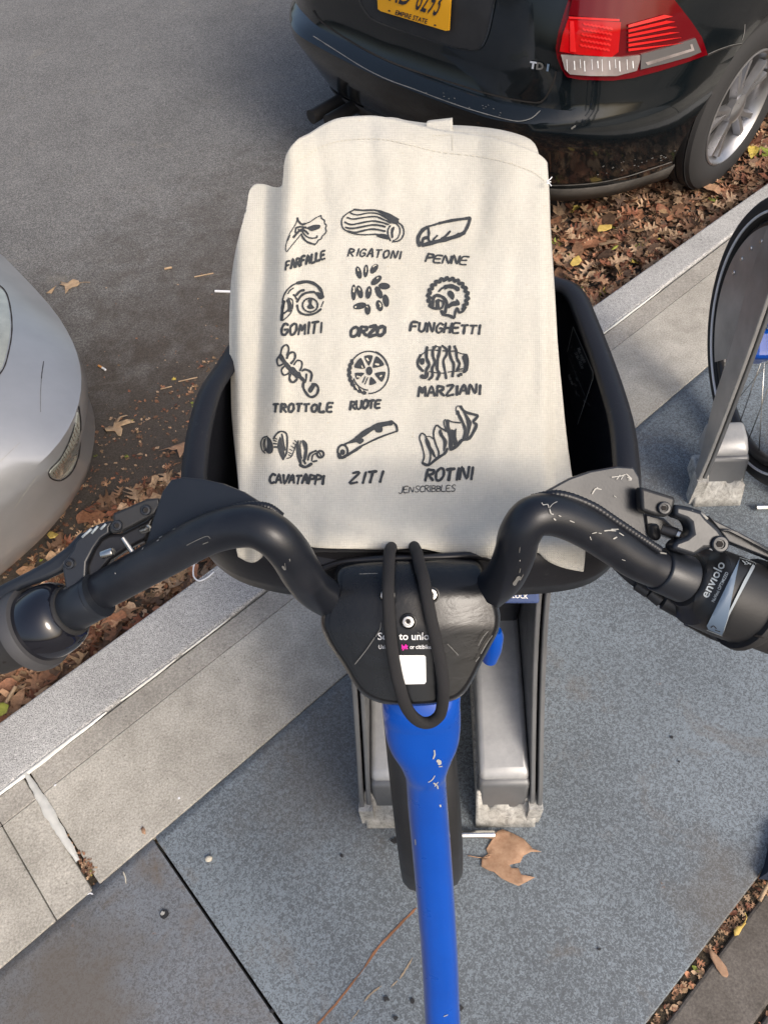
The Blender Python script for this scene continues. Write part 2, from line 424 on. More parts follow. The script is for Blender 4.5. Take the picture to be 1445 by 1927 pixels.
M['blue_print'] = simple('blue_print', (.10, .145, .21), .5); M['label_dark'] = simple('label_dark', (.014, .015, .017), .38)
m = Mat('blue_paint', (.0, .045, .5), .34); m.b.inputs['Coat Weight'].default_value = .7; m.b.inputs['Specular IOR Level'].default_value = .2; m.b.inputs['Coat Roughness'].default_value = .07
m.color(m.mix(m.ramp(m.noise(7, 5), [(.35, 0), (.75, 1)]), (.0, .058, .36), (.0, .072, .43))); m.rough(m.math('ADD', m.math('MULTIPLY', m.noise(30, 5), .2), .2)); M['blue'] = m.m
m = Mat('bungee', (.013, .013, .015), .8); w_ = m.n.new('ShaderNodeTexWave'); w_.inputs['Scale'].default_value = 480; m.l.new(m.pos(), w_.inputs[0]); m.bump(w_.outputs['Fac'], .5, .0008); M['bungee'] = m.m
m = Mat('basket_plastic', (.014, .015, .018), .36, Specular_IOR_Level=.35); m.bump(m.noise(420, 3), .14, .0008)
m.rough(m.ramp(m.noise(9, 6, .7), [(.3, .28), (.7, .5)])); m.color(m.mix(m.ramp(m.noise(60, 5, .8), [(.6, 0), (.78, .5)]), (.012, .013, .017), (.07, .07, .07))); M['basket'] = m.m
# canvas
m = Mat('canvas', rough=.93); uv = m.co('UV')
def wave(sc, d):
    w_ = m.n.new('ShaderNodeTexWave'); w_.bands_direction = d; w_.inputs['Scale'].default_value = sc; w_.inputs['Distortion'].default_value = .6; w_.inputs['Detail'].default_value = 1; m.l.new(uv, w_.inputs[0]); return w_.outputs['Fac']
wv = m.math('MULTIPLY', wave(80, 'X'), wave(80, 'Y')); thr = m.noise(60, 3, .7, vec=uv, stretch=(1, 9, 1)); thr2 = m.noise(60, 3, .7, vec=uv, stretch=(9, 1, 1))
c = m.mix(m.ramp(m.noise(5, 5, vec=uv), [(.3, 0), (.7, 1)]), (.485, .468, .41), (.55, .535, .48))
c = m.mix(1, c, m.ramp(wv, [(0, .93), (.5, 1.03)]), 'MULTIPLY'); c = m.mix(1, c, m.ramp(thr, [(.3, .90), (.7, 1.06)]), 'MULTIPLY'); c = m.mix(1, c, m.ramp(thr2, [(.3, .91), (.7, 1.06)]), 'MULTIPLY')
fl = m.ramp(m.noise(150, 2, .5, vec=uv), [(.70, 0), (.75, .45)]); c = m.mix(fl, c, (.40, .31, .19))
m.color(c); m.bump(wv, .35, .0006); m.bump(m.noise(9, 5, vec=uv), .5, .006); m.b.inputs['Sheen Weight'].default_value = .15; M['canvas'] = m.m
m = Mat('printed_ink', (.035, .040, .048), .8); m.color(m.mix(m.ramp(m.noise(900, 2), [(.35, 0), (.75, 1)]), (.016, .020, .026), (.045, .05, .055))); M['ink'] = m.m
M['thread'] = simple('thread', (.50, .47, .39), .9)
# dock
m = Mat('dock_paint', (.15, .155, .16), .36, .35); g2 = m.noise(6, 6, .7); m.color(m.mix(m.ramp(g2, [(.3, 0), (.7, 1)]), (.125, .13, .135), (.185, .19, .195)))
m.rough(m.ramp(m.noise(18, 5, .7), [(.3, .28), (.7, .5)])); m.bump(m.noise(200, 2), .08, .0006); M['dock'] = m.m
m = Mat('dock_cast_skylit', (.40, .41, .42), .38, .30); m.color(m.mix(m.ramp(m.noise(14, 6, .75), [(.35, 0), (.75, 1)]), (.33, .335, .34), (.47, .475, .47))); m.rough(m.ramp(m.noise(11, 5, .7), [(.3, .26), (.7, .46)])); M['dock_cast_skylit'] = m.m  # paler grey: sky light on the guide tops is painted in
m = Mat('dock_bare', (.5, .5, .48), .6, .1); g = m.noise(85, 5, .8, dist=.6, stretch=(1, 1, .6)); g2 = m.noise(14, 4)
m.color(m.mix(m.ramp(g2, [(.3, 0), (.75, .6)]), m.ramp(g, [(.34, (.12, .12, .115)), (.48, (.42, .42, .40)), (.65, (.66, .66, .63))]), (.36, .34, .30))); m.bump(g, .5, .001); M['dock_bare'] = m.m
M['dock_dark'] = simple('dock_dark', (.03, .032, .036), .3, .4, var=.2)
M['label_blue'] = simple('label_blue', (.055, .085, .20), .3, var=.1)
# cars
m = Mat('black_car_paint', (.0045, .007, .0085), .10); m.b.inputs['Coat Weight'].default_value = .6; m.b.inputs['Specular IOR Level'].default_value = .3; m.b.inputs['Coat Roughness'].default_value = .03
m.rough(m.ramp(m.noise(5, 6, .7), [(.35, .08), (.75, .24)])); dz = m.ramp(m.noise(1300, 2), [(.70, 0), (.78, .25)]); m.color(m.mix(m.math('MULTIPLY', dz, m.ramp(m.noise(3, 4), [(.45, 0), (.7, 1)])), (.0045, .0068, .0085), (.12, .12, .11))); M['car_black'] = m.m
m = Mat('silver_car_paint', (.40, .41, .42), .36, .55); m.b.inputs['Coat Weight'].default_value = .8; m.b.inputs['Coat Roughness'].default_value = .12
m.color(m.mix(m.ramp(m.noise(4, 5), [(.3, 0), (.7, 1)]), (.36, .365, .37), (.45, .455, .46))); M['car_silver'] = m.m
M['trim'] = simple('black_trim', (.018, .018, .019), .55, bumps=(200, .1, .001), var=.3)
M['trim_dirty'] = simple('dirty_trim', (.055, .050, .044), .8, bumps=(80, .2, .002), var=.4)
m = Mat('red_lens', (.42, .002, .004), .12); m.b.inputs['Coat Weight'].default_value = .3; m.b.inputs['Specular IOR Level'].default_value = .3; M['red'] = m.m
M['red_dark'] = simple('dark_red_lens', (.11, .001, .004), .10, Coat_Weight=.2, Specular_IOR_Level=.3); M['red_bright'] = simple('bright_red_lens', (.62, .008, .008), .3)
M['lens'] = simple('clear_lens', (.27, .235, .225), .12, .2, Coat_Weight=1.0, var=.5); M['lens_grey'] = simple('grey_lens', (.10, .095, .095), .15, Coat_Weight=1.0)
M['glass'] = simple('dark_glass', (.01, .012, .014), .04, Coat_Weight=1.0)
M['headlight'] = simple('headlight_lens', (.36, .37, .32), .15, .3, Coat_Weight=1.0, var=.3)
M['plate_yellow'] = simple('plate_yellow', (.80, .38, .010), .38); M['plate_ink'] = simple('plate_ink', (.02, .02, .03), .4)
M['chrome'] = simple('chrome', (.72, .73, .75), .12, 1.0)
M['alloy'] = simple('alloy', (.42, .42, .43), .3, .85, var=.12)
M['fabric'] = simple('navy_cloth', (.012, .02, .045), .8)
# ================================================================ SETTING
ZS = -.15                                    # street level; the sidewalk is at 0
def flat(name, pts, z, mat, parent=None, kind='structure', thick=None, smooth=False):
    if thick: V, F = prism([Vector((p[0], p[1], z)) for p in pts], (0, 0, -thick))
    else: V, F = [Vector((p[0], p[1], z)) for p in pts], [tuple(range(len(pts)))]
    o = mk(name, V, F, mat, parent, smooth=False); fixn(o)
    if parent is None and kind: o['kind'] = kind
    return o
NI, NG, NB, NM = 1.046, 1.195, .975, .737     # inner/outer edge of the granite, band line, plate edge
def rect(k0, k1, n0, n1): return [W(k0, n0), W(k1, n0), W(k1, n1), W(k0, n1)]
# street: a sheet with gentle unevenness near by and flat beyond
V, F = [], []
nk, nn_ = 60, 40
for j in range(nn_ + 1):
    for i in range(nk + 1):
        a = -60 + 120 * (i / nk); b_ = (NG - .10) + 60 * (j / nn_) ** 2
        V.append(W(a, b_, ZS))
for j in range(nn_):
    for i in range(nk): q = j * (nk + 1) + i; F.append((q, q + 1, q + nk + 2, q + nk + 1))
o = mk('street', V, F, M['asphalt']); o['kind'] = 'structure'
# far sidewalk and bed under everything
flat('ground', rect(-60, 60, -60, NI + .05), -.16, M['soil'])
# kerb of granite stones
kerb = thing('granite_kerb', 'speckled light grey granite kerb running diagonally between the gutter and the sidewalk', 'kerb', W(0, NI, 0))
for i, (a, b_) in enumerate([(-4.6, -2.9), (-2.89, -1.12), (-1.11, .86), (.87, 3.3), (3.31, 4.5), (4.51, 6.4)]):
    dk = .02 if a < 1 else -.015
    q = [W(a, NI), W(b_, NI), W(b_, NG + (.006 if b_ < 1.0 else (-.048 if b_ < 3 else -.07))), W(a, NG + (.008 if a < .5 else (-.022 if a < 2 else -.06)))]
    V, F = prism([Vector((p.x, p.y, -.30)) for p in q], (0, 0, .30))
    o = mk('kerb_stone', V, F, M['granite'], kerb, smooth=False); fixn(o); bevel(o, .008, 3)
# concrete strip of slabs between kerb and steel plates
strip = thing('concrete_strip', 'weathered beige concrete strip between the granite kerb and the steel plates', 'paving', W(0, NM, 0))
for a, b_ in [(-3.2, -1.9), (-1.885, -.4115), (-.410, -.3255), (-.308, 2.9), (2.915, 4.2)]:
    V, F = prism([Vector((p.x, p.y, -.14)) for p in rect(a, b_, NM - .02, NB)], (0, 0, .135 if a != -.410 else .1340))
    o = mk('slab', V, F, M['concrete'], strip, smooth=False); fixn(o); bevel(o, .003, 2)
    V, F = prism([Vector((p.x, p.y, -.14)) for p in rect(a, b_, NB + .0005, NI - .006)], (0, 0, .1335))
    o = mk('slab_border', V, F, M['concrete_band'], strip, smooth=False); fixn(o); bevel(o, .003, 2)
flat('joint_bed', rect(-60, 60, NM - .03, NI + .002), -.02, M['soil'], strip, None)
# white caulk in the cross joint and broken pieces of it along the kerb
def wavy(k0, n0, k1, n1, w, z, mat, name, parent, seg=30, seed=1, wf=None, wob=.22):
    rg = random.Random(seed); V, F = [], []
    a = W(k0, n0); b_ = W(k1, n1); t = (b_ - a).normalized(); s = Vector((-t.y, t.x, 0))
    for i in range(seg + 1):
        f = i / seg; p = a.lerp(b_, f); ww = w * (wf(f) if wf else 1) * .5
        pl_ = locals().get('pl_', 0.) * .6 + .4 * rg.uniform(-1, 1); pr_ = locals().get('pr_', 0.) * .6 + .4 * rg.uniform(-1, 1)
        l = ww * (1 + 1.6 * wob * pl_); r = ww * (1 + 1.6 * wob * pr_)
        V += [p + s * l + Vector((0, 0, z - .004)), p + s * l * .5 + Vector((0, 0, z + .002 * rg.random())), p - s * r * .5 + Vector((0, 0, z + .002 * rg.random())), p - s * r + Vector((0, 0, z - .004))]
    for i in range(seg):
        for j in range(3): F.append((4 * i + j, 4 * i + j + 1, 4 * i + j + 5, 4 * i + j + 4))
    return mk(name, V, F, mat, parent)
wavy(-.316, NI - .003, -.319, NM + .050, .0165, .0005, M['caulk'], 'caulk', strip, seed=3, wf=lambda f: .62 + .6 * math.sin(math.pi * min(1, f * 1.02)))
for k0, k1, w, sd in [(-.50, -.42, .010, 1), (-.42, -.10, .012, 2), (-.06, .10, .007, 4), (.12, .27, .004, 6), (.78, .9, .005, 9), (1.42, 1.60, .006, 10), (1.75, 2.1, .007, 11)]:
    wavy(k0, NI - .003, k1, NI - .003, w, -.001, M['caulk'], 'caulk', strip, seed=sd, wf=lambda f: max(.15, math.sin(math.pi * f) ** .5))
# steel base plates with sloped upper edge
def steel_plate(label, k0, k1, mat):
    t = thing('steel_plate', label, 'steel plate', W((k0 + k1) / 2, .25, 0))
    prof = [(-.206, -.03), (-.206, .0), (-.203, .004), (.690, .004), (.700, .002), (.712, -.006), (.728, -.018), (NM - .001, -.030)]
    V, F = [], []; nk_ = max(2, int((k1 - k0) / .08))
    for i in range(nk_ + 1):
        kk = k0 + (k1 - k0) * i / nk_
        for n_, z_ in prof: V.append(W(kk, n_, z_))
    L = len(prof)
    for i in range(nk_):
        for j in range(L - 1): F.append((i * L + j, i * L + j + 1, (i + 1) * L + j + 1, (i + 1) * L + j))
    F.append(tuple(range(L))); F.append(tuple(nk_ * L + j for j in reversed(range(L))))
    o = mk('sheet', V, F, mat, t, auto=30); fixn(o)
    return t, o
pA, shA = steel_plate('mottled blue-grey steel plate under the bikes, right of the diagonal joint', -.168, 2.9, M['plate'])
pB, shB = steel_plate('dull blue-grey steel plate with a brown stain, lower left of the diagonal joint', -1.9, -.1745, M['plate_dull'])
# lower right pavement with grooves and the dirty gap along the plate
pav = thing('pavement', 'dirty brown-grey concrete pavement flags beyond the lower right edge of the steel plate', 'paving', W(0, -.6, 0))
for n0, n1 in [(-.345, -.235), (-.86, -.353), (-1.6, -.868)]:
    for a, b_ in [(-2.5, -.9), (-.89, .70), (.71, 2.3), (2.31, 4.0)]:
        V, F = prism([Vector((p.x, p.y, -.14)) for p in rect(a, b_, n0, n1)], (0, 0, .115))
        o = mk('flag', V, F, M['concrete_grey'], pav, smooth=False); fixn(o); bevel(o, .006, 2)
flat('dirt_gap', rect(-60, 60, -2, -.15), -.034, M['soil'], None)
flat('sidewalk', rect(-60, 60, -30, -1.61), -.026, M['concrete_grey'])
flat('sidewalk', rect(4.1, 60, -1.6, NI - .01), -.028, M['concrete_grey'])
flat('sidewalk', rect(-60, -3.21, -1.6, NI - .01), -.028, M['concrete_grey'])
# rust streaks and specks on the big plate
def gline(pts, w, name, mat, parent, z=.0056, sm=5, wob=.3, seed=1):
    rg = random.Random(seed); q = cr([G(x, y, z) for x, y in pts], sm); V, F = [], []
    for i, p in enumerate(q):
        t = (q[min(i + 1, len(q) - 1)] - q[max(i - 1, 0)]).normalized(); s = Vector((-t.y, t.x, 0)); e = min(1, .3 + i * .25, .3 + (len(q) - 1 - i) * .25)
        V += [p + s * w * .5 * e * rg.uniform(1 - wob, 1 + wob), p - s * w * .5 * e * rg.uniform(1 - wob, 1 + wob)]
    return mk(name, V, [(2 * i, 2 * i + 1, 2 * i + 3, 2 * i + 2) for i in range(len(q) - 1)], mat, parent, smooth=False)
gline([(784, 1708), (770, 1722), (740, 1753), (710, 1785), (685, 1822)], .0045, 'rust_streak', M['rust'], pA, seed=4)
gline([(685, 1822), (640, 1880), (600, 1925), (570, 1960)], .0035, 'rust_streak', M['rust'], pA, wob=.6, seed=6)
for s_, pts in enumerate([[(776, 1802), (766, 1820), (752, 1842)], [(748, 1845), (735, 1858)], [(718, 1855), (700, 1868), (684, 1886)], [(676, 1900), (660, 1922)]]):
    gline(pts, .003, 'rust_streak', M['rust_pale'], pA, wob=.7, seed=s_)
rg = random.Random(5)
def blot(x, y, r, name, mat, parent, z=.0062, th=.0015):
    c = G(x, y, z); n_ = 11; ph = rg.random() * 6
    q = [c + Vector((math.cos(a) * r * rg.uniform(.6, 1.25), math.sin(a) * r * rg.uniform(.5, 1.1), 0)) for a in [ph + 2 * math.pi * i / n_ for i in range(n_)]]
    V, F = prism(q, (0, 0, th)); o = mk(name, V, F, mat, parent, smooth=False); fixn(o); return o
for x, y, r in [(727, 1879, .006), (776, 1883, .005), (744, 1915, .005), (867, 1897, .005), (742, 1582, .0075), (643, 1610, .004), (309, 1862 - 142, .010), (1016, 1413, .006), (1263, 1387, .004), (1277, 1433, .003), (1127, 1786, .003), (513, 1903, .0045)]:
    blot(x, y, r, 'tar_spot', M['trim'], pA if x > 500 else pB)
blot(307, 1719, .0045, 'tar_spot', M['chip'], pB, th=.003)
gline([(232, 1640), (236, 1650), (238, 1664)], .0025, 'paint_mark', M['thread'], pB); gline([(165, 1684), (170, 1681), (176, 1683)], .0025, 'paint_mark', M['white_plastic'], pB)
gline([(102, 1479), (107, 1476)], .006, 'paint_mark', M['white_plastic'], strip, z=-.003); gline([(336, 1504), (339, 1500)], .007, 'paint_mark', M['white_plastic'], strip, z=-.003)

# ---------------------------------------------------------------- leaf litter
def leaf_shape(kind, rg):
    """outline (2-d) of a leaf of unit length"""
    if kind == 'oak':
        L = [(0, -.04), (.10, -.03), (.16, -.10), (.14, -.26), (.22, -.30), (.30, -.12), (.38, -.10), (.42, -.34), (.52, -.42), (.54, -.20), (.60, -.09), (.68, -.12), (.76, -.30), (.84, -.26), (.80, -.10), (.88, -.06), (1, 0)]
    elif kind == 'elm':
        L = [(0, -.02), (.12, -.12), (.3, -.24), (.5, -.27), (.72, -.2), (.88, -.09), (1, 0)]
    elif kind == 'long': L = [(0, -.015), (.15, -.04), (.5, -.085), (.8, -.10), (.95, -.06), (1, 0)]
    else: L = [(0, -.05), (.1, -.2), (.35, -.12), (.5, -.3), (.8, -.15), (.7, -.05), (1, .0)]
    j = lambda v: v * rg.uniform(.75, 1.2)
    lo = [(x, j(y)) for x, y in L]; hi = [(x, -j(y)) for x, y in reversed(L[1:-1])]
    if L[0][1] != 0: hi.append((0, -L[0][1]))
    return lo + hi
def leaf_mesh(kind, rg, size, curl=.25, grid=.09):
    poly = leaf_shape(kind, rg)
    v, f = cdt(poly, .23 if grid is None else grid)
    a1, a2 = rg.uniform(-1, 1) * curl, rg.uniform(-.3, 1) * curl; ph = rg.random() * 6
    out = []
    for p in v:
        z = a1 * (p[0] - .5) ** 2 + a2 * 2.2 * abs(p[1]) ** 1.3 + .05 * curl * 4 * math.sin(p[0] * 9 + ph) * abs(p[1]) * 2
        out.append(Vector(((p[0] - .5) * size, p[1] * size, z * size)))
    return out, f
palette = [(.27, .13, .07), (.21, .11, .06), (.36, .21, .12), (.15, .085, .05), (.44, .30, .19), (.27, .17, .09), (.46, .31, .19), (.20, .075, .04), (.13, .075, .045), (.35, .16, .085)]
rg = random.Random(11)
temps = [leaf_mesh(rg.choice(['oak', 'oak', 'elm', 'bit']), rg, 1.0, .45, None) for _ in range(24)]
def litter(name, n, place, label, size=(.03, .11), up=.6):
    V, F, Cc = [], [], []
    for i in range(n):
        r = place(rg)
        if r is None: continue
        p, zz, sc = r
        tv, tf = rg.choice(temps); s = rg.uniform(*size) * sc * (.6 + .6 * rg.random()) * (1.5 if rg.random() < .06 else 1)
        m3 = Matrix.Rotation(rg.uniform(0, 6.283), 3, 'Z') @ Matrix.Rotation(rg.gauss(0, up * .55), 3, 'X') @ Matrix.Rotation(rg.gauss(0, up * .4), 3, 'Y')
        b = len(V); c = rg.choice(palette); k_ = rg.uniform(.55, 1.25); c = tuple(min(1, q * k_) for q in c)
        if rg.random() < .012: c = (.52, .40, .08)
        if rg.random() < .006: c = (.22, .26, .04)
        zmin = 1e9; vv = [m3 @ (v * s) for v in tv]; zmin = min(v.z for v in vv)
        for v in vv: V.append(p + v + Vector((0, 0, zz - zmin + .001))); Cc.append(c)
        F += [tuple(q + b for q in f) for f in tf]
    o = mk(name, V, F, M['leaf'], None, smooth=False)
    at = o.data.color_attributes.new('col', 'FLOAT_COLOR', 'POINT')
    for i, c in enumerate(Cc): at.data[i].color = (c[0], c[1], c[2], 1)
    tag(o, label, 'leaf litter', kind='stuff'); return o
def gutter(rg):
    k_ = rg.uniform(-.9, 4.2); t = rg.random() ** 1.35; w = .50 + .08 * math.sin(k_ * 2.3) + .07 * math.sin(k_ * 5.1 + 1)
    if k_ > 1.6: w += .12
    n_ = NG - .06 + t * w; n_ = n_ + rg.gauss(0, .02)
    lo_ = NG + .01 if k_ < .9 else NG - .05
    if n_ < lo_: n_ = lo_ + rg.random() * .04
    return W(k_, n_, ZS), .045 * (1 - t) * rg.random() + .002, 1.0
litter('leaf_litter', 8200, gutter, 'thick drift of crumpled brown leaves in the gutter along the kerb', (.022, .078), .55)
def crumbs(rg):
    k_ = rg.uniform(-.9, 4.2); t = rg.random(); w = .72 + .15 * math.sin(k_ * 2.3)
    if k_ > 1.6: w += .25
    return W(k_, NG + .01 + t * w, ZS), .001, 1.0
litter('leaf_fragments', 7000, crumbs, 'small broken bits of brown leaf scattered over the gutter and road edge', (.006, .022), .35)
def sparse(rg):
    return W(rg.uniform(-.4, 3.5), NG + .5 + abs(rg.gauss(0, .35)), ZS), .001, 1.0
litter('road_debris', 900, sparse, 'thin scatter of leaf bits and grit out on the asphalt', (.004, .014), .3)
def gapd(rg):
    return W(rg.uniform(-.3, 1.3), rg.gauss(-.222, .010), -.033), .001, 1.0
litter('gap_debris', 700, gapd, 'leaf crumbs and grit packed along the lower right plate edge', (.005, .018), .35)
def gapd2(rg):
    f = rg.random()
    if f < .45: return W(rg.uniform(-.6, 1.6), NM - .004 + rg.gauss(0, .003), -.020), .001, .6
    if f < .75: return W(-.314 + rg.gauss(.003, .006), NM + .005 + abs(rg.gauss(0, .035)), -.006), .001, .8
    return W(rg.uniform(.25, 1.3), -.349 + rg.gauss(0, .003), -.024), .001, .6
litter('joint_debris', 380, gapd2, 'tiny leaf crumbs caught in the joints of the paving', (.005, .014), .25)

# single leaves one can point to
def single(name, label, cat, outline, z, mat, curl=.006, th=None, group=None, stem=None, seed=1):
    pts = [G(x, y, z) for x, y in outline]; c = sum(pts, Vector()) / len(pts); rg_ = random.Random(seed)
    t = thing(name, label, cat, c, group)
    poly = [(p.x, p.y) for p in pts]; v, f = cdt(poly, .012)
    ph = rg_.random() * 6
    V = [Vector((p[0], p[1], z + .0025 + curl * (.5 + .5 * math.sin((p[0] + p[1]) * 55 + ph)) * (.4 + .6 * math.sin((p[0] - p[1]) * 38 + ph) ** 2))) for p in v]
    o = mk('blade', V, f, mat, t, auto=40)
    s = o.modifiers.new('s', 'SOLIDIFY'); s.thickness = .0006
    if stem: 
        sp = cr([G(x, y, z + .004) for x, y in stem], 4); V, F = tube(sp, .0011, 6); mk('stem', V, F, mat, t)
    return t
single('dry_leaf', 'large torn tan dead leaf flat on the steel plate beside the dock foot', 'leaf',
 [(914, 1598), (935, 1566), (945, 1562), (962, 1568), (985, 1580), (1002, 1598), (1018, 1604), (998, 1604), (984, 1612), (978, 1624), (958, 1628), (962, 1634), (975, 1634), (980, 1646), (1006, 1652), (990, 1660), (975, 1668), (960, 1662), (944, 1655), (928, 1642), (920, 1640), (905, 1632), (906, 1615), (918, 1608)], .004, M['leaf_brown'], .009, stem=[(922, 1611), (905, 1614), (880, 1610)], seed=3)
single('oak_leaf', 'pale tan oak leaf with pointed lobes lying on asphalt near the silver car', 'leaf',
 [(88, 553), (98, 553), (112, 540), (124, 541), (126, 558), (132, 548), (138, 541), (147, 540), (152, 538), (150, 531), (140, 529), (128, 533), (120, 532), (114, 530), (118, 538), (108, 543)], ZS, M['leaf_tan'], .014, stem=[(148, 533), (158, 531), (170, 531)], seed=5)
single('oak_leaf', 'curled olive tan oak leaf on asphalt beside the bumper lamp of the silver car', 'leaf',
 [(198, 808), (204, 818), (218, 813), (224, 822), (230, 823), (232, 808), (228, 804), (246, 800), (257, 797), (246, 794), (232, 797), (224, 797), (230, 789), (244, 786), (240, 784), (226, 787), (216, 794), (214, 803)], ZS, M['leaf_tan'], .016, seed=8)
single('red_oak_leaf', 'reddish brown oak leaf at the edge of the basket above the left brake lever', 'leaf',
 [(300, 852), (318, 846), (326, 850), (334, 846), (340, 864), (347, 850), (352, 836), (340, 836), (322, 842)], ZS + .02, M['leaf_brown'], .012, seed=9)
single('yellow_leaf', 'bright yellow folded leaf in the drift under the black car', 'leaf', [(1122, 434), (1128, 425), (1151, 424), (1150, 431), (1138, 437), (1124, 438)], ZS + .045, M['leaf_yellow'], .008, seed=2)
single('yellow_leaf', 'dull yellow leaf in the drift just above the right basket rim', 'leaf', [(1071, 500), (1077, 488), (1088, 484), (1094, 492), (1088, 500), (1076, 504)], ZS + .045, M['leaf_yellow'], .012, seed=4)
single('green_leaf', 'small green leaf among brown leaves between two yellow leaves', 'leaf', [(1149, 470), (1156, 464), (1163, 463), (1160, 468), (1152, 472)], ZS + .045, M['leaf_green'], .004, seed=6)
single('green_leaf', 'yellow-green leaf at the left photo edge against the granite kerb', 'leaf', [(-18, 1345), (-8, 1326), (8, 1322), (19, 1328), (14, 1342), (0, 1352)], ZS + .07, M['leaf_green'], .006, seed=7)
single('slender_leaf', 'slender pinkish brown willow-like leaf on the lower right pavement', 'leaf', [(1331, 1786), (1337, 1787), (1350, 1800), (1365, 1820), (1369, 1834), (1366, 1840), (1357, 1837), (1346, 1822), (1336, 1802)], -.024, M['leaf_brown'], .002, seed=12)
single('dry_pod', 'pale yellow dried seed husk on the lower right pavement edge', 'seed husk', [(1378, 1752), (1384, 1744), (1392, 1743), (1400, 1734), (1402, 1738), (1394, 1748), (1388, 1760), (1380, 1762)], -.024, M['leaf_yellow'], .006, stem=[(1400, 1736), (1404, 1726), (1400, 1718)], seed=13)
single('yellow_leaf', 'yellow and brown leaf in the drift below the silver car bumper', 'leaf', [(90, 1008), (96, 1000), (104, 1003), (112, 1006), (106, 1014), (98, 1018)], ZS + .04, M['leaf_yellow'], .012, seed=14)
single('broken_leaf', 'small rusty leaf fragment at the top end of the plate joint', 'leaf', [(266, 1561), (270, 1556), (275, 1562), (275, 1571), (269, 1569)], -.004, M['leaf_brown'], .006, seed=15)
def small_rod(name, label, cat, a, b_, r, mat, z=ZS):
    A = G(*a, z + r + .001); B = G(*b_, z + r + .001); t = thing(name, label, cat, (A + B) / 2)
    V, F = cyl(A, B, r, 12); mk('rod', V, F, mat, t, auto=40); return t
t = small_rod('cigarette_butt', 'cigarette butt with an orange filter on the asphalt between silver car and basket', 'cigarette butt', (186, 688), (193, 692), .004, simple('filter', (.55, .25, .07), .8))
V, F = cyl(G(193, 692, ZS + .005), G(199, 696, ZS + .005), .004, 12); mk('paper', V, F, M['white_plastic'], t, auto=40)
small_rod('cigarette_butt', 'faded cigarette butt on asphalt left of the tote bag', 'cigarette butt', (310, 506), (324, 503), .0045, M['leaf_tan'])
small_rod('plastic_stick', 'short white plastic stick on asphalt against the left edge of the tote bag', 'litter', (405, 548), (438, 549), .005, M['white_plastic'])
small_rod('twig', 'thin pale twig on asphalt pointing at the left basket wall', 'twig', (336, 718), (372, 710), .0022, M['leaf_tan'])
small_rod('twig', 'pale straight twig lying on asphalt left of the white stick', 'twig', (366, 521), (402, 514), .0025, M['leaf_tan'])
small_rod('twig', 'short pale twig on asphalt below the other twig at the basket', 'twig', (303, 732), (324, 727), .0022, M['leaf_tan'])
small_rod('twig', 'grey-brown twig against the lower right plate edge', 'twig', (1428, 1695), (1449, 1655), .004, M['leaf_tan'], -.022)
small_rod('twig', 'thick pale twig in the drift above the granite kerb at the left edge', 'twig', (8, 1330), (30, 1292), .005, M['leaf_tan'], ZS + .05)
o = thing('pebble', 'small buff pebble alone on the steel plate right of the joint', 'pebble', G(393, 1616, .004))
bm = bmesh.new(); bmesh.ops.create_icosphere(bm, subdivisions=2, radius=.008)
V = [G(393, 1616, .009) + Vector((v.co.x * (1 + .2 * math.sin(v.co.y * 900)), v.co.y * .85, v.co.z * .7)) for v in bm.verts]; F = [tuple(q.index for q in f.verts) for f in bm.faces]; bm.free()
mk('stone', V, F, M['thread'], o)
# white wire loop with its tab lying by the kerb
t = thing('white_cord', 'white plastic tab and wire loop lying on the granite kerb under the handlebar', 'litter', G(375, 1075, .004))
V, F = tube(cr([G(372, 1058, .004), G(366, 1062, .004), G(364, 1078, .004), G(367, 1088, .004), G(376, 1093, .004), G(390, 1087, .004), G(403, 1076, .004)], 5), .0022, 8); mk('wire', V, F, M['white_plastic'], t)
q = [G(x, y, .006) for x, y in [(357, 1052), (372, 1045), (380, 1055), (366, 1060), (362, 1066), (359, 1064)]]; V, F = prism(q, (0, 0, .003)); fixn(mk('tab', V, F, M['white_plastic'], t, smooth=False))
# jeans hem / dark cloth edge at the right border
t = thing('dark_cloth', 'dark navy cloth hem at the right photo edge above the plate corner', 'cloth', G(1440, 1640, 0))
q = [(1426, 1654), (1432, 1640), (1438, 1624), (1443, 1600), (1450, 1570), (1500, 1540), (1520, 1640), (1470, 1660), (1445, 1656)]
V, F = prism([G(x, y, .004) for x, y in q], (.01, .005, .03)); fixn(mk('hem', V, F, M['fabric'], t, auto=50))
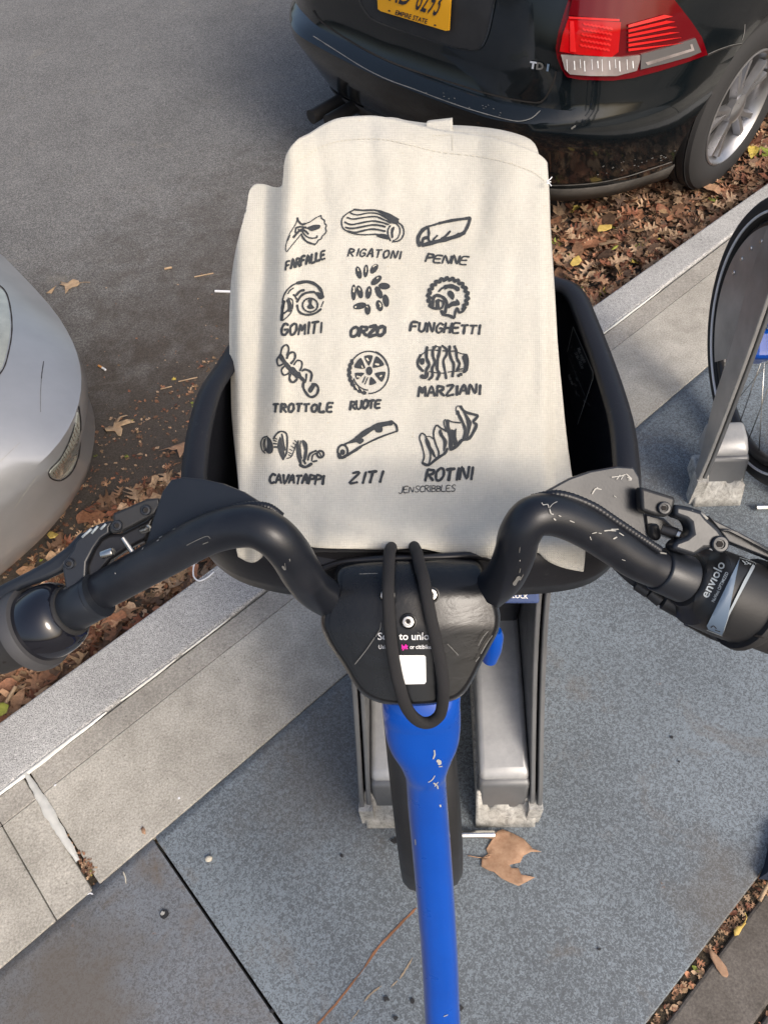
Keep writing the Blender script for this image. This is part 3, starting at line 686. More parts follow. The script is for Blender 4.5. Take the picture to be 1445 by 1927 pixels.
# ================================================================ CARS
YAW = R_(1.5)
CD = K * math.cos(YAW) + N * math.sin(YAW); CL = Vector((-CD.y, CD.x, 0))      # car heading / to its left
def body_levels(levels, side_v, close_bottom=True):
    """levels: (h, [(u,v)...]) half outlines of the visible end, u>=0 ; returns rings (closed outlines incl. the other end)"""
    return levels
def car_body(name, levels, frame, L, mat, root, cutters, sub=5, flip=False):
    """frame(u,v,h)->world. Rings of the outline at every level, lofted, capped, arches cut."""
    rings = []
    for h, half, back in levels:
        hp = cr([Vector((a, b_, 0)) for a, b_ in half], sub)
        hp = [(p.x, p.y) for p in hp]
        um = hp[-1][0]
        far = [(um, L * .35), (um, L * .6), (um, L * .8), (um * .97, L - .35 - back), (um * .86, L - .13 - back), (um * .6, L - .03 - back), (um * .3, L - back), (0, L - back)]
        right = hp + far
        ring = [(-a, b_) for a, b_ in right] + [(a, b_) for a, b_ in reversed(right[1:-1])]
        rings.append([frame(a, b_, h) for a, b_ in ring])
    n = len(rings[0]); V = [p for r in rings for p in r]; F = []
    for i in range(len(rings) - 1):
        for j in range(n): F.append((i * n + j, i * n + (j + 1) % n, (i + 1) * n + (j + 1) % n, (i + 1) * n + j))
    F.append(tuple(reversed(range(n)))); F.append(tuple(range((len(rings) - 1) * n, len(rings) * n)))
    o = mk(name, V, F, [mat, M['trim']], root, auto=38); fixn(o)
    for cc in cutters:
        c = mk('cutter', *cc, M['trim'], root); fixn(c)
        md = o.modifiers.new('arch', 'BOOLEAN'); md.operation = 'DIFFERENCE'; md.object = c; md.solver = 'EXACT'
        bpy.context.view_layer.update()
        dg = bpy.context.evaluated_depsgraph_get(); me = bpy.data.meshes.new_from_object(o.evaluated_get(dg)); o.modifiers.clear()
        o.data = me; bpy.data.objects.remove(c)
    o.data.shade_smooth(); o.data.set_sharp_from_angle(angle=R_(38))
    return o
# ---- black estate car
B0S, B0W = 1.985, 2.215
def bfr(u, v, h): return CD * (B0S + v) + CL * (B0W + u) + Vector((0, 0, ZS + h))
car = thing('black_car', 'dirty black estate car parked ahead with its rear bumper and yellow plate toward us', 'car', bfr(0, 2.2, 0))
LB = 4.5
lv = [
 (.20, [(0, .26), (.35, .26), (.60, .28), (.76, .44), (.85, .65), (.88, .85), (.89, 1.2)], .2),
 (.225, [(0, .235), (.35, .235), (.60, .255), (.77, .42), (.865, .63), (.895, .83), (.90, 1.2)], .16),
 (.32, [(0, .12), (.35, .13), (.56, .175), (.755, .335), (.875, .58), (.91, .80), (.92, 1.2)], .1),
 (.42, [(0, .04), (.35, .06), (.57, .115), (.775, .27), (.89, .50), (.925, .75), (.935, 1.2)], .03),
 (.50, [(0, .006), (.35, .026), (.58, .068), (.782, .225), (.90, .46), (.94, .72), (.945, 1.2)], .0),
 (.542, [(0, 0), (.35, .020), (.575, .063), (.780, .225), (.90, .46), (.94, .72), (.946, 1.2)], .0),
 (.556, [(0, .012), (.35, .032), (.57, .078), (.777, .228), (.899, .462), (.94, .72), (.946, 1.2)], .0),
 (.575, [(0, .062), (.35, .080), (.545, .120), (.768, .235), (.896, .472), (.94, .72), (.946, 1.2)], .0),
 (.60, [(0, .075), (.35, .092), (.560, .130), (.765, .240), (.895, .478), (.938, .72), (.946, 1.2)], .0),
 (.66, [(0, .088), (.35, .106), (.60, .145), (.765, .255), (.892, .490), (.938, .72), (.945, 1.2)], .02),
 (.80, [(0, .11), (.35, .128), (.585, .172), (.75, .280), (.882, .510), (.932, .74), (.942, 1.2)], .06),
 (.95, [(0, .15), (.35, .166), (.56, .21), (.72, .32), (.86, .54), (.918, .77), (.93, 1.2)], .25),
 (1.00, [(0, .17), (.35, .186), (.55, .23), (.71, .34), (.845, .56), (.90, .79), (.912, 1.2)], 1.0),
 (1.36, [(0, .44), (.3, .45), (.46, .48), (.56, .56), (.62, .68), (.65, .85), (.66, 1.2)], 1.9),
 (1.44, [(0, .55), (.25, .56), (.40, .58), (.48, .64), (.53, .74), (.56, .88), (.57, 1.2)], 2.2)]
def wheelcyl(s_, r, w0, w1, fr, hc=.31): return cyl(fr(w0, s_, hc), fr(w1, s_, hc), r, 48)
WB1, WB2 = 1.045, 3.62
cut = [wheelcyl(v, .372, sg * 1.1, sg * .66, bfr) for v in (WB1, WB2) for sg in (-1, 1)]
body = car_body('body', lv, bfr, LB, M['car_black'], car, cut)
bb = bvh_of(body)
# dark underside tray and lower lip
V, F = box(bfr(0, 2.35, .235), CL * .62, CD * 1.80, Vector((0, 0, .02))); fixn(mk('underbody', V, F, M['trim'], car, smooth=False))
def follow(name, lvl_h, pts, h0, h1, push, mat, frame, root, sub=8, mirror=True):
    """band that follows an outline between two heights, pushed outwards"""
    hp = cr([Vector((a, b_, 0)) for a, b_ in pts], sub); q = [(-p.x, p.y) for p in reversed(hp)] + ([(p.x, p.y) for p in hp[1:]] if mirror else [])
    V, F = [], []; n = len(q)
    for i in range(n):
        a = q[max(i - 1, 0)]; b_ = q[min(i + 1, n - 1)]; tx, ty = b_[0] - a[0], b_[1] - a[1]; l = math.hypot(tx, ty); nx, ny = ty / l, -tx / l
        x, y = q[i]
        V += [frame(x + nx * (push - .02), y + ny * (push - .02), h0), frame(x + nx * push, y + ny * push, h0), frame(x + nx * push, y + ny * push, h1), frame(x + nx * (push - .02), y + ny * (push - .02), h1)]
    for i in range(n - 1):
        for j in range(4): F.append((4 * i + j, 4 * i + (j + 1) % 4, 4 * i + 4 + (j + 1) % 4, 4 * i + 4 + j))
    return fixn(mk(name, V, F, mat, root, auto=40))
def lip(name, pA, hA, pB, hB, mat, frame, root, sub=8):
    V, F = [], []
    for pts_, h_ in ((pA, hA), (pB, hB)):
        hp = cr([Vector((a, b_, 0)) for a, b_ in pts_], sub); V += [frame(-p.x, p.y, h_) for p in reversed(hp)] + [frame(p.x, p.y, h_) for p in hp[1:]]
    n = len(V) // 2; F = [(i, i + 1, n + i + 1, n + i) for i in range(n - 1)]
    o = mk(name, V, F, mat, root); md = o.modifiers.new('s', 'SOLIDIFY'); md.thickness = .006; return o
lip('lower_valance', [(0, .222), (.35, .222), (.60, .245), (.772, .41), (.862, .62), (.885, .70)], .224, [(0, .275), (.35, .275), (.585, .295), (.745, .45), (.83, .65), (.855, .72)], .150, M['trim_dirty'], bfr, car)
# wheels
def car_wheel(s_, w_, side, fr, root, r=.315, wd=.20, rim=.205, spokes=5, mat=None, nm='wheel'):
    """side: -1 = outer face points to -u"""
    c = fr(w_, s_, r); ax = (fr(w_ + side, s_, r) - c)             # outward
    wt = bpy.data.objects.new(nm, None)
    # tyre as mesh root of wheel
    prof = [(-wd, rim + .01), (-wd, r - .03), (-wd + .012, r - .012), (-wd + .03, r - .003)]
    g = -wd + .03
    for i in range(4):
        x = -wd + .055 + i * .038; prof += [(x - .004, r), (x - .003, r - .007), (x + .003, r - .007), (x + .004, r)]
    prof += [(-.03, r - .003), (-.012, r - .010), (-.001, r - .028), (.002, r - .055), (-.002, rim + .014), (-.010, rim + .004), (-.03, rim - .004)]
    V, F = lathe(c, ax, prof, 72); V, F = V, F[:-2]; ty = mk('wheel', V, F, M['tyre'], root, auto=35); fixn(ty)
    # rim lip and barrel
    V, F = lathe(c, ax, [(-.012, rim + .006), (-.004, rim + .006), (-.002, rim), (-.010, rim - .010), (-.05, rim - .022), (-.15, rim - .03)], 72); F = F[:-2]; mk('rim', V, F, M['alloy'], ty, auto=35)
    V, F = lathe(c, ax, [(-.12, rim - .02), (-.121, .02)], 48); mk('brake_disc', V, F, M['trim'], ty, auto=35)
    e1 = CD.copy(); e2 = Vector((0, 0, 1)); ms = []
    axn = ax.normalized()
    for i in range(spokes):
        a = 2 * math.pi * i / spokes + .55
        for da in (-.20, .20):
            V = []
            for t, hw, dp in [(.035, .018, -.018), (.10, .012, -.020), (rim - .022, .017, -.016)]:
                aa = a + da * (t / rim) ** .7; d_ = e1 * math.cos(aa) + e2 * math.sin(aa); p_ = e1 * -math.sin(aa) + e2 * math.cos(aa)
                V += [c + d_ * t + p_ * hw + axn * (dp - .03), c + d_ * t + p_ * hw * .6 + axn * dp, c + d_ * t - p_ * hw * .6 + axn * dp, c + d_ * t - p_ * hw + axn * (dp - .03)]
            F = [(j, j + 1, 4 + j + 1, 4 + j) for j in range(3)] + [(4 + j, 5 + j, 9 + j, 8 + j) for j in range(3)]
            ms.append((V, F))
    for V, F in ms: mk('spoke', V, F, M['alloy'], ty, auto=50)
    V, F = lathe(c, ax, [(-.04, .055), (-.014, .052), (-.008, .034), (-.006, .0)], 32); mk('hub_cap', V, F, M['alloy'], ty, auto=35)
    return ty
for v in (WB1, WB2):
    car_wheel(v, -.925, -1, bfr, car); car_wheel(v, .925, 1, bfr, car)
# ---- tail lamp (draped on the rear right corner, standing proud)
def lens(name, pts, off, mat, parent, b, res=7, sm=0, th=.008):
    if sm: pts = [(p.x, p.y) for p in cr([Vector((a, c_, 0)) for a, c_ in pts], sm, True)]
    V, F = fill(pts, b, off, res); o = mk(name, V, F, mat, parent, auto=50)
    md = o.modifiers.new('s', 'SOLIDIFY'); md.thickness = th; md.offset = -1
    es = o.modifiers.new('e', 'EDGE_SPLIT'); es.split_angle = R_(45)
    return o
lamp_out = [(1075, -18), (1062, 20), (1050, 60), (1045, 90), (1048, 110), (1056, 130), (1066, 145), (1090, 150), (1150, 152), (1190, 147), (1240, 134), (1290, 118), (1331, 103), (1320, 70), (1300, 40), (1275, 8), (1255, -18)]
lamp = lens('tail_lamp', lamp_out, .010, M['red_dark'], car, bb, 9, th=.02)
lens('red_reflector', [(1080, -15), (1069, 28), (1120, 34), (1168, 38), (1190, 15), (1196, -15)], .015, M['red_dark'], lamp, bb)
lens('red_reflector', [(1069, 33), (1058, 66), (1052, 97), (1090, 103), (1150, 108), (1163, 98), (1168, 42), (1120, 37)], .015, M['red'], lamp, bb)
for i in range(6):
    y0 = 30 + i * 11; lens('reflector_rib', [(1182, y0 + 22 - i * 2), (1182, y0 + 17 - i * 2), (1250 + i * 4, y0 - 2), (1266 + i * 4, y0 + 1 - i)], .0165, M['red_bright'], lamp, bb, 8, th=.003)
rg = random.Random(3)
ms = []
for i in range(8):
    for j in range(5):
        x = 1098 + i * 7 - j * 1.5; y = 44 + j * 10 + i * 1.2; v, f = stroke2d([(x, y), (x + 4.5, y + 3)], 4, 1); ms.append(drape(v, f, bb, .0165))
mk('reflector_facets', *join(*ms), M['red_bright'], lamp)
lens('bright_band', [(1072, 97), (1072, 40), (1079, 40), (1083, 99)], .0165, M['red_bright'], lamp, bb, th=.002)
lens('bright_band', [(1070, 31), (1165, 36), (1165, 40), (1070, 35)], .0175, M['red_bright'], lamp, bb, th=.002)
lens('reversing_lens', [(1055, 103), (1062, 130), (1072, 140), (1110, 143), (1160, 143), (1198, 133), (1204, 112), (1204, 104), (1170, 108), (1110, 106)], .0155, M['lens'], lamp, bb)
lens('grey_lens', [(1206, 103), (1205, 131), (1250, 120), (1298, 107), (1319, 98), (1308, 72), (1260, 88)], .0155, M['lens_grey'], lamp, bb)
lens('lens_ridge', [(1214, 118), (1300, 92), (1298, 84), (1302, 83), (1306, 95), (1218, 123)], .017, M['lens'], lamp, bb, th=.001)
ms = []
for i in range(12):
    x = 1066 + i * 11 + (3 if i % 3 else 0); v, f = stroke2d([(x, 112 + (i % 2) * 3), (x + 1, 134 - (i % 3) * 3)], 1.0 + .8 * (i % 2), 1); ms.append(drape(v, f, bb, .0165))
mk('lens_flutes', *join(*ms), M['white_plastic'], lamp)
# panel gaps, bumper and tailgate lines
def seam(name, pts, w, b, mat, parent, off=.0012, sm=6):
    v, f = stroke2d(pts, w, sm); V, F = drape(v, f, b, off); return mk(name, V, F, mat, parent, smooth=False)
seam('panel_gap', [(590, 20), (609, 44), (665, 81), (727, 113), (790, 137), (860, 159), (916, 176), (975, 189), (1010, 193), (1022, 188), (1032, 174), (1042, 152), (1046, 135)], 3.2, bb, M['gap'], car)
seam('panel_gap', [(1331, 105), (1352, 95), (1380, 86), (1410, 82), (1440, 84), (1465, 92)], 2.2, bb, M['gap'], car)
seam('dust_line', [(1332, 102), (1352, 93), (1380, 84), (1410, 80), (1440, 82)], 1.2, bb, M['chip_dim'], car, .002)
seam('bumper_edge_line', [(590, 68), (634, 96), (680, 125), (728, 149), (780, 168), (822, 184), (870, 201), (916, 215), (955, 225), (978, 228), (1000, 222), (1016, 208)], 1.6, bb, M['chip_dim'], car, .002)  # thin pale line along the bumper lip
seam('paint_chip', [(1075, 242), (1082, 237)], 3.4, bb, M['chip_dim'], car, .002, 1)
seam('scratch', [(1396, 75), (1400, 60), (1401, 46)], 1.2, bb, M['chip_dim'], car, .002)
seam('bottom_edge_wear', [(1034, 349), (1080, 348), (1130, 343), (1180, 332), (1230, 316), (1280, 299), (1325, 282)], 1.5, bb, M['chip_dim'], car, .003)
ms = []
rg = random.Random(8)
for i in range(26):
    x = rg.uniform(1120, 1330); y = 345 - (x - 1060) * .22 - rg.uniform(0, 16); v, f = stroke2d([(x, y), (x + rg.uniform(1, 4), y + rg.uniform(-2, 1))], rg.uniform(.8, 2.0), 1); ms.append(drape(v, f, bb, .002))
for i in range(14):
    x = rg.uniform(800, 950); y = 160 + (x - 800) * .25 + rg.uniform(2, 22); v, f = stroke2d([(x, y), (x + rg.uniform(1, 2), y + 1)], rg.uniform(.8, 1.3), 1); ms.append(drape(v, f, bb, .002))
mk('dirt_flecks', *join(*ms), M['chip_dim'], car)
# number plate in its recess
recess = [(672, -30), (676, 0), (690, 26), (712, 42), (780, 66), (850, 88), (886, 95), (902, 92), (915, 70), (925, 30), (935, -30)]
o = mk('plate_recess', *fill(recess, bb, .0015, 10), M['trim'], car)
ms = []
v, f = stroke2d(recess, 3.0, 4); ms.append(drape(v, f, bb, .003)); mk('recess_edge', *join(*ms), M['glass'], car)
pl = [(845, 57), (838, 58), (716, 21), (711, 17), (710, -3), (712, -52), (716, -55), (846, -16), (849, -12)]
np_ = lens('number_plate', pl, .014, M['plate_yellow'], car, bb, 10, th=.002)
pb = bb
def ptext(s, x, y, size, ang, name, parent, mat, b, off, bold=.03, sx=1.0, shear=0, sy=1):
    V, F = text_on(s, x, y, size, b, ang, bold * 1.0, off, sx, 'LEFT', sy, shear); return mk(name, V, F, mat, parent, smooth=False)
ptext('RD', 729, 0, 74, 17.5, 'plate_lettering', np_, M['plate_ink'], bb, .0165, .2, .42, .04)
ptext('6293', 778, 16.5, 74, 17.5, 'plate_lettering', np_, M['plate_ink'], bb, .0165, .2, .32, .04)
ptext('EMPIRE STATE', 742.5, 27, 12.5, 16.5, 'plate_lettering', np_, M['plate_ink'], bb, .0165, .25, .80)
for x, y in ((731, 20), (817, 47)):
    v, f = stroke2d([(x, y), (x + 2.5, y + .8)], 3, 1); mk('plate_lettering', *drape(v, f, bb, .0165), M['plate_ink'], np_)
# badge
V, F = text_on('TD', 996, 128, 18, bb, 8, .9, .004, 1.05); o = mk('badge', V, F, M['chrome'], car, smooth=False); o['label'] = 'small chrome TDI badge'
V, F = text_on('I', 1027, 133, 18, bb, 8, .9, .004, 1.1); o = mk('badge_letter', V, F, M['blue_print'], o, smooth=False)
# exhaust tip under the left of the bumper
V, F = tube([bfr(.53, .30, .21), bfr(.53, .06, .20)], [.028, .030], 20, cap=True); mk('exhaust_pipe', V, F, M['trim'], car, auto=40)
V, F = tube([bfr(.44, .30, .21), bfr(.44, .08, .20)], [.028, .030], 20, cap=True); mk('exhaust_pipe', V, F, M['trim'], car, auto=40)
# side and rear glass, handle (above the frame, seen from other places)
def panel(name, pts, frame, mat, root, th=.004):
    V, F = prism([frame(*p) for p in pts], CL * th); return fixn(mk(name, V, F, mat, root, smooth=False))
panel('rear_window', [(-.52, .255, 1.06), (.52, .255, 1.06), (.42, .44, 1.30), (-.42, .44, 1.30)], bfr, M['glass'], car)
for sg in (-1, 1):
    panel('side_window', [(sg * .905, .95, 1.03), (sg * .905, 3.0, 1.03), (sg * .70, 2.3, 1.30), (sg * .70, 1.1, 1.30)], bfr, M['glass'], car)

# ---- silver car behind, at the left edge
S0S, S0W = .515, 2.40
def sfr(u, v, h): return CD * (S0S - v) + CL * (S0W + u) + Vector((0, 0, ZS + h))
sc = thing('silver_car', 'silver car with scratched front bumper parked at the left edge of the photo', 'car', sfr(0, 2.2, 0))
lv = [
 (.17, [(0, .13), (.4, .15), (.62, .22), (.76, .36), (.82, .58), (.84, .9), (.85, 1.2)], .2),
 (.21, [(0, .06), (.4, .09), (.64, .17), (.785, .33), (.845, .56), (.86, .9), (.865, 1.2)], .12),
 (.28, [(0, .03), (.4, .06), (.66, .145), (.81, .305), (.865, .55), (.875, .9), (.88, 1.2)], .06),
 (.34, [(0, .045), (.4, .075), (.66, .155), (.812, .31), (.868, .55), (.878, .9), (.885, 1.2)], .03),
 (.42, [(0, .0), (.4, .03), (.67, .115), (.835, .27), (.882, .52), (.888, .9), (.89, 1.2)], .0),
 (.47, [(0, .0), (.4, .03), (.67, .115), (.835, .275), (.882, .52), (.888, .9), (.89, 1.2)], .0),
 (.53, [(0, .06), (.4, .095), (.63, .18), (.79, .34), (.868, .56), (.885, .9), (.89, 1.2)], .0),
 (.58, [(0, .14), (.4, .18), (.60, .265), (.75, .415), (.845, .62), (.88, .9), (.89, 1.2)], .02),
 (.66, [(0, .26), (.4, .30), (.58, .38), (.72, .52), (.82, .72), (.865, .95), (.88, 1.2)], .06),
 (.75, [(0, .46), (.4, .50), (.55, .57), (.67, .69), (.77, .86), (.83, 1.02), (.85, 1.2)], .12),
 (.90, [(0, .95), (.3, .98), (.45, 1.02), (.56, 1.08), (.66, 1.14), (.74, 1.18), (.78, 1.24)], .4),
 (1.36, [(0, 1.75), (.25, 1.76), (.4, 1.78), (.5, 1.80), (.56, 1.83), (.6, 1.86), (.61, 1.9)], 1.1),
 (1.42, [(0, 1.9), (.2, 1.91), (.35, 1.93), (.42, 1.95), (.47, 1.97), (.5, 1.99), (.51, 2.0)], 1.3)]
cut = [wheelcyl(v, .36, sg * 1.0, sg * .62, sfr) for v in (.95, 3.5) for sg in (-1, 1)]
sbody = car_body('body', lv, sfr, 4.4, M['car_silver'], sc, cut)
sb_ = bvh_of(sbody)
V, F = box(sfr(0, 2.35, .20), CL * .6, CD * 1.7, Vector((0, 0, .02))); fixn(mk('underbody', V, F, M['trim'], sc, smooth=False))
for v in (.95, 3.5):
    car_wheel(v, -.86, -1, sfr, sc, r=.30, rim=.19); car_wheel(v, .86, 1, sfr, sc, r=.30, rim=.19)
hl = [(-60, 520), (-20, 528), (0, 540), (12, 556), (19, 590), (20, 625), (14, 660), (5, 690), (-15, 715), (-60, 730)]
h_ = lens('headlight', hl, .003, M['headlight'], sc, sb_, 9, 3, th=.01)
seam('headlight_gap', [(-20, 527), (0, 537), (14, 554), (22, 590), (23, 626), (17, 662), (7, 694), (-15, 720)], 2.6, sb_, M['gap'], sc)
lens_pts = [(148, 775), (151, 800), (148, 850), (135, 885), (115, 901), (98, 897), (97, 886), (116, 866), (134, 832), (144, 800)]
seam('lamp_surround', [(149, 765), (153, 800), (150, 852), (137, 887), (116, 904), (97, 900), (94, 886), (114, 864), (131, 831), (144, 795)], 2.6, sb_, M['trim'], sc, .0015)
l_ = lens('turn_lamp', lens_pts, .005, M['headlight'], sc, sb_, 5, 3, th=.008)
ms = []
for i in range(15):
    t = i / 14; x0, y0 = 101 + 44 * t, 893 - 92 * t ** 1.25; v, f = stroke2d([(x0, y0 - 4), (x0 + 7 - 3 * t, y0 + 6)], 1.0, 1); ms.append(drape(v, f, sb_, .0062))
mk('lens_flutes', *join(*ms), M['chrome'], l_)
seam('scratch', [(83, 680), (80, 700), (79, 712)], 1.5, sb_, M['gap'], sc, .0015); seam('scratch', [(79, 712), (77, 740), (77, 775)], 1.0, sb_, M['chip_dim'], sc, .0015)
seam('scratch', [(72, 895), (50, 925), (27, 958)], 1.2, sb_, M['chip'], sc, .0015); seam('scratch', [(38, 833), (20, 850), (2, 868)], 1.2, sb_, M['chip'], sc, .0015)
panel('windscreen', [(-.60, 1.30, .98), (.60, 1.30, .98), (.48, 1.72, 1.30), (-.48, 1.72, 1.30)], sfr, M['glass'], sc)
# ================================================================ DOCKS
def make_dock(origin, yaw, label, lean=.0, prof=None, taper=1.0, deep=True):
    stxt = deep
    t = thing('bike_dock', label, 'bike dock', origin, 'grey bike docks on the steel plates')
    ex = Vector((math.cos(yaw), math.sin(yaw), 0)); ey = Vector((-ex.y, ex.x, 0)); ez = Vector((0, 0, 1))
    def L(x, y, z): return origin + ex * (x * (1 - (1 - taper) * z / .75) + lean * z) + ey * y + ez * z
    prof = prof or [(0, .004), (-.002, .09), (.015, .13), (.085, .22), (.17, .34), (.235, .46), (.27, .57), (.285, .66), (.31, .70), (.44, .72), (.52, .68), (.56, .004)]
    pc = [prof[0]] + [(p.x, p.y) for p in cr([Vector((a, b_, 0)) for a, b_ in prof[1:-1]], 4)] + [prof[-1]]
    for sg in (-1, 1):
        for nm, x0, x1, dy in (('side_plate', .188, .178, 0), ('inner_plate', .173, .163, .004)):
            V = [L(sg * x0, y + dy, z) for y, z in pc] + [L(sg * x1, y + dy, z) for y, z in pc]; n = len(pc)
            F = [tuple(range(n)), tuple(reversed(range(n, 2 * n)))] + [(i, (i + 1) % n, (i + 1) % n + n, i + n) for i in range(n)]
            o = mk(nm, V, F, M['dock_light'] if (not deep and nm == 'side_plate') else M['dock'], t, auto=30); fixn(o); bevel(o, .0025, 2)  # shallow dock's side plates: reflection put into a paler colour
        # wheel guide block: painted face, cast top coloured as sky-lit, bare metal foot
        xi0, xi1 = .060, .162
        prof2 = [(.002, .004), (.004, .085), (.025, .145), (.05, .158), (.30, .20), (.50, .22), (.50, .004)]
        def blk(nm, pr, mat, xa0, xa1, bev=.012):
            V = [L(sg * (xa0 + .004 * (y > .2)), y, z) for y, z in pr] + [L(sg * xa1, y, z) for y, z in pr]; n = len(pr)
            F = [tuple(range(n)), tuple(reversed(range(n, 2 * n)))] + [(i, (i + 1) % n, (i + 1) % n + n, i + n) for i in range(n)]
            o = mk(nm, V, F, mat, t, auto=40); fixn(o); bevel(o, bev, 4); return o
        ye = .54 if deep else .13; yf = .3 if deep else .12
        blk('guide_top', [(.038, .10), (.040, .150), (.048, .163), (ye * .6, .163 + ye * .13), (ye, .163 + ye * .18), (ye, .10)], M['dock_cast_skylit'], xi0, xi1, .012)
        blk('guide_face', [(.004, .066), (.030, .148), (.06, .152), (.06, .066)], M['dock'], xi0 - .002, xi1 + .001, .010)
        blk('guide_foot', [(-.010, .002), (.002, .064), (.06, .064), (yf, .064), (yf, .002)], M['dock_bare'], xi0 - .004, xi1 + .006, .006)
        # chipped paint: bare metal patch with ragged top on the face
        rg = random.Random(5 + sg); V, F = [], []
        nn2 = 18
        for i in range(nn2 + 1):
            x = xi0 - .006 + (.176 - xi0 + .010) * i / nn2; top = .082 + .016 * math.sin(i * .9 + sg) + rg.uniform(-.006, .006) + (.022 if (sg < 0 and i > 11) else 0) + (.02 if (sg > 0 and i < 4) else 0)
            for z in (.003, .03, .058, top):
                yy = -.0135 + (z * .35) - .0008; V.append(L(sg * x, yy, z))
        for i in range(nn2):
            for j in range(3): F.append((4 * i + j, 4 * i + j + 1, 4 * i + j + 5, 4 * i + j + 4))
        o = mk('chipped_patch', V, F, M['dock_bare'], t, auto=40); md = o.modifiers.new('s', 'SOLIDIFY'); md.thickness = .010; md.offset = 0
        # bare strip on the plate edges
        V, F = [], []
        for z in (.004, .03, .06, .085, .10):
            hw = .0155
            V += [L(sg * .1895, -.0075 + z * .0, z), L(sg * .161, -.0075, z), L(sg * .161, .03, z), L(sg * .1895, .03 + rg.uniform(-.006, .006), z)]
        for i in range(4):
            for j in range(4): F.append((4 * i + j, 4 * i + (j + 1) % 4, 4 * i + 4 + (j + 1) % 4, 4 * i + 4 + j))
        F.append((16, 17, 18, 19)); fixn(mk('bare_edge', V, F, M['dock_bare'], t, smooth=False))
    # rear housing with lock column
    if not deep:
        V, F = lathe(L(-.02, -.035, .018), ex, [(0, .0085), (.108, .0085), (.20, .0085), (.206, .004)], 20); mk('stop_bar', V, F, M['steel_bright'], t, auto=40)
        return t
    V = [L(x, y, z) for y, z in [(.36, .16), (.33, .62), (.34, .69), (.54, .69), (.56, .16)] for x in (-.16,)] + [L(.16, y, z) for y, z in [(.36, .16), (.33, .62), (.34, .69), (.54, .69), (.56, .16)]]
    F = [(0, 1, 2, 3, 4), (9, 8, 7, 6, 5)] + [(i, (i + 1) % 5, (i + 1) % 5 + 5, i + 5) for i in range(5)]
    o = mk('housing', V, F, M['dock_dark'], t, smooth=False); fixn(o); bevel(o, .008, 2)
    V, F = box(L(0, .31, .56), ex * .03, ey * .05, ez * .07); o = mk('lock', V, F, M['dock_cast_skylit'], t, smooth=False); fixn(o); bevel(o, .01, 3)
    # top label panel, tilted to the rider
    tp = [G(598, 1136, .73), G(1015, 1137, .73), G(1013, 1058, .785), G(601, 1056, .785)]
    nrm = (tp[1] - tp[0]).cross(tp[3] - tp[0]).normalized()
    V, F = prism(tp, -nrm * .012); o = mk('label_panel', V, F, M['label_blue'], t, smooth=False); fixn(o); bevel(o, .004, 2); pbv = bvh_of(o)
    for s_, x_, y_ in (('CARD', 970, 1113), ('UNLOCK', 947, 1124)):
        mk('panel_lettering', *text_on(s_, x_, y_, 11.5, pbv, 3, .3, .001, .95), M['white'], o, smooth=False)
    v, f = stroke2d([(978, 1085), (990, 1093), (1003, 1096), (1012, 1094)], 2.4, 4); mk('panel_arc', *drape(v, f, pbv, .001), M['white'], o, smooth=False)
    # wheel stop bar
    V, F = lathe(L(-.02, -.035, .018), ex, [(0, .0085), (.108, .0085), (.113, .0075), (.1155, .004)], 20); mk('stop_bar', V, F, M['steel_bright'], t, auto=40)
    return t
d1o = (G(680, 1540, .0) + G(1015, 1545, .0)) / 2
make_dock(Vector((d1o.x, d1o.y, 0)), R_(-5), 'grey metal bike dock with chipped feet, gripping the blue bike front wheel', lean=.0)
d2p = G(1290, 950, .0)
make_dock(Vector((d2p.x + .195, d2p.y - .01, 0)), R_(-5), 'grey metal bike dock at the right edge holding the other bike', prof=[(0, .004), (.0, .12), (.002, .22), (.014, .40), (.028, .56), (.048, .72), (.070, .86), (.14, .87), (.145, .66), (.105, .48), (.085, .32), (.045, .17), (.02, .004)], taper=1.0, deep=False)

# ================================================================ BICYCLE (only what the photo shows of it, plus the rest of its front)
bk = thing('bicycle', 'blue city bike with black handlebars and front basket, seen from the rider position', 'bicycle', Vector((.012, .30, 0)))
XB = .012
def PX(pts): return [P(*q) for q in pts]
# ---- wheel, tyre, fender
WC = Vector((XB + .008, .625, .345))
ax = Vector((1, 0, 0))
V, F = [], []
def ring(c, rad, tubr, n=64, m=12, sq=1.0):
    V, F = [], []
    for i in range(n):
        a = 2 * math.pi * i / n; d_ = Vector((0, math.cos(a), math.sin(a)))
        for j in range(m):
            b_ = 2 * math.pi * j / m; V.append(c + d_ * (rad + tubr * math.cos(b_)) + Vector((tubr * math.sin(b_) * sq, 0, 0)))
    for i in range(n):
        for j in range(m): F.append((i * m + j, ((i + 1) % n) * m + j, ((i + 1) % n) * m + (j + 1) % m, i * m + (j + 1) % m))
    return V, F
fw = mk('front_wheel', *ring(WC, .325, .024), M['tyre'], bk)
mk('rim', *ring(WC, .295, .012, sq=1.4), M['frame_black'], fw)
V, F = cyl(WC - ax * .045, WC + ax * .045, .045); mk('hub', V, F, M['frame_black'], fw, auto=40)
ms = []
for i in range(28):
    a = 2 * math.pi * i / 28; s_ = (-1) ** i
    ms.append(cyl(WC + Vector((s_ * .03, .03 * math.cos(a + .5 * s_), .03 * math.sin(a + .5 * s_))), WC + Vector((0, .288 * math.cos(a), .288 * math.sin(a))), .0013, 5))
for v_, f_ in ms: mk('spoke', v_, f_, M['steel'], fw)
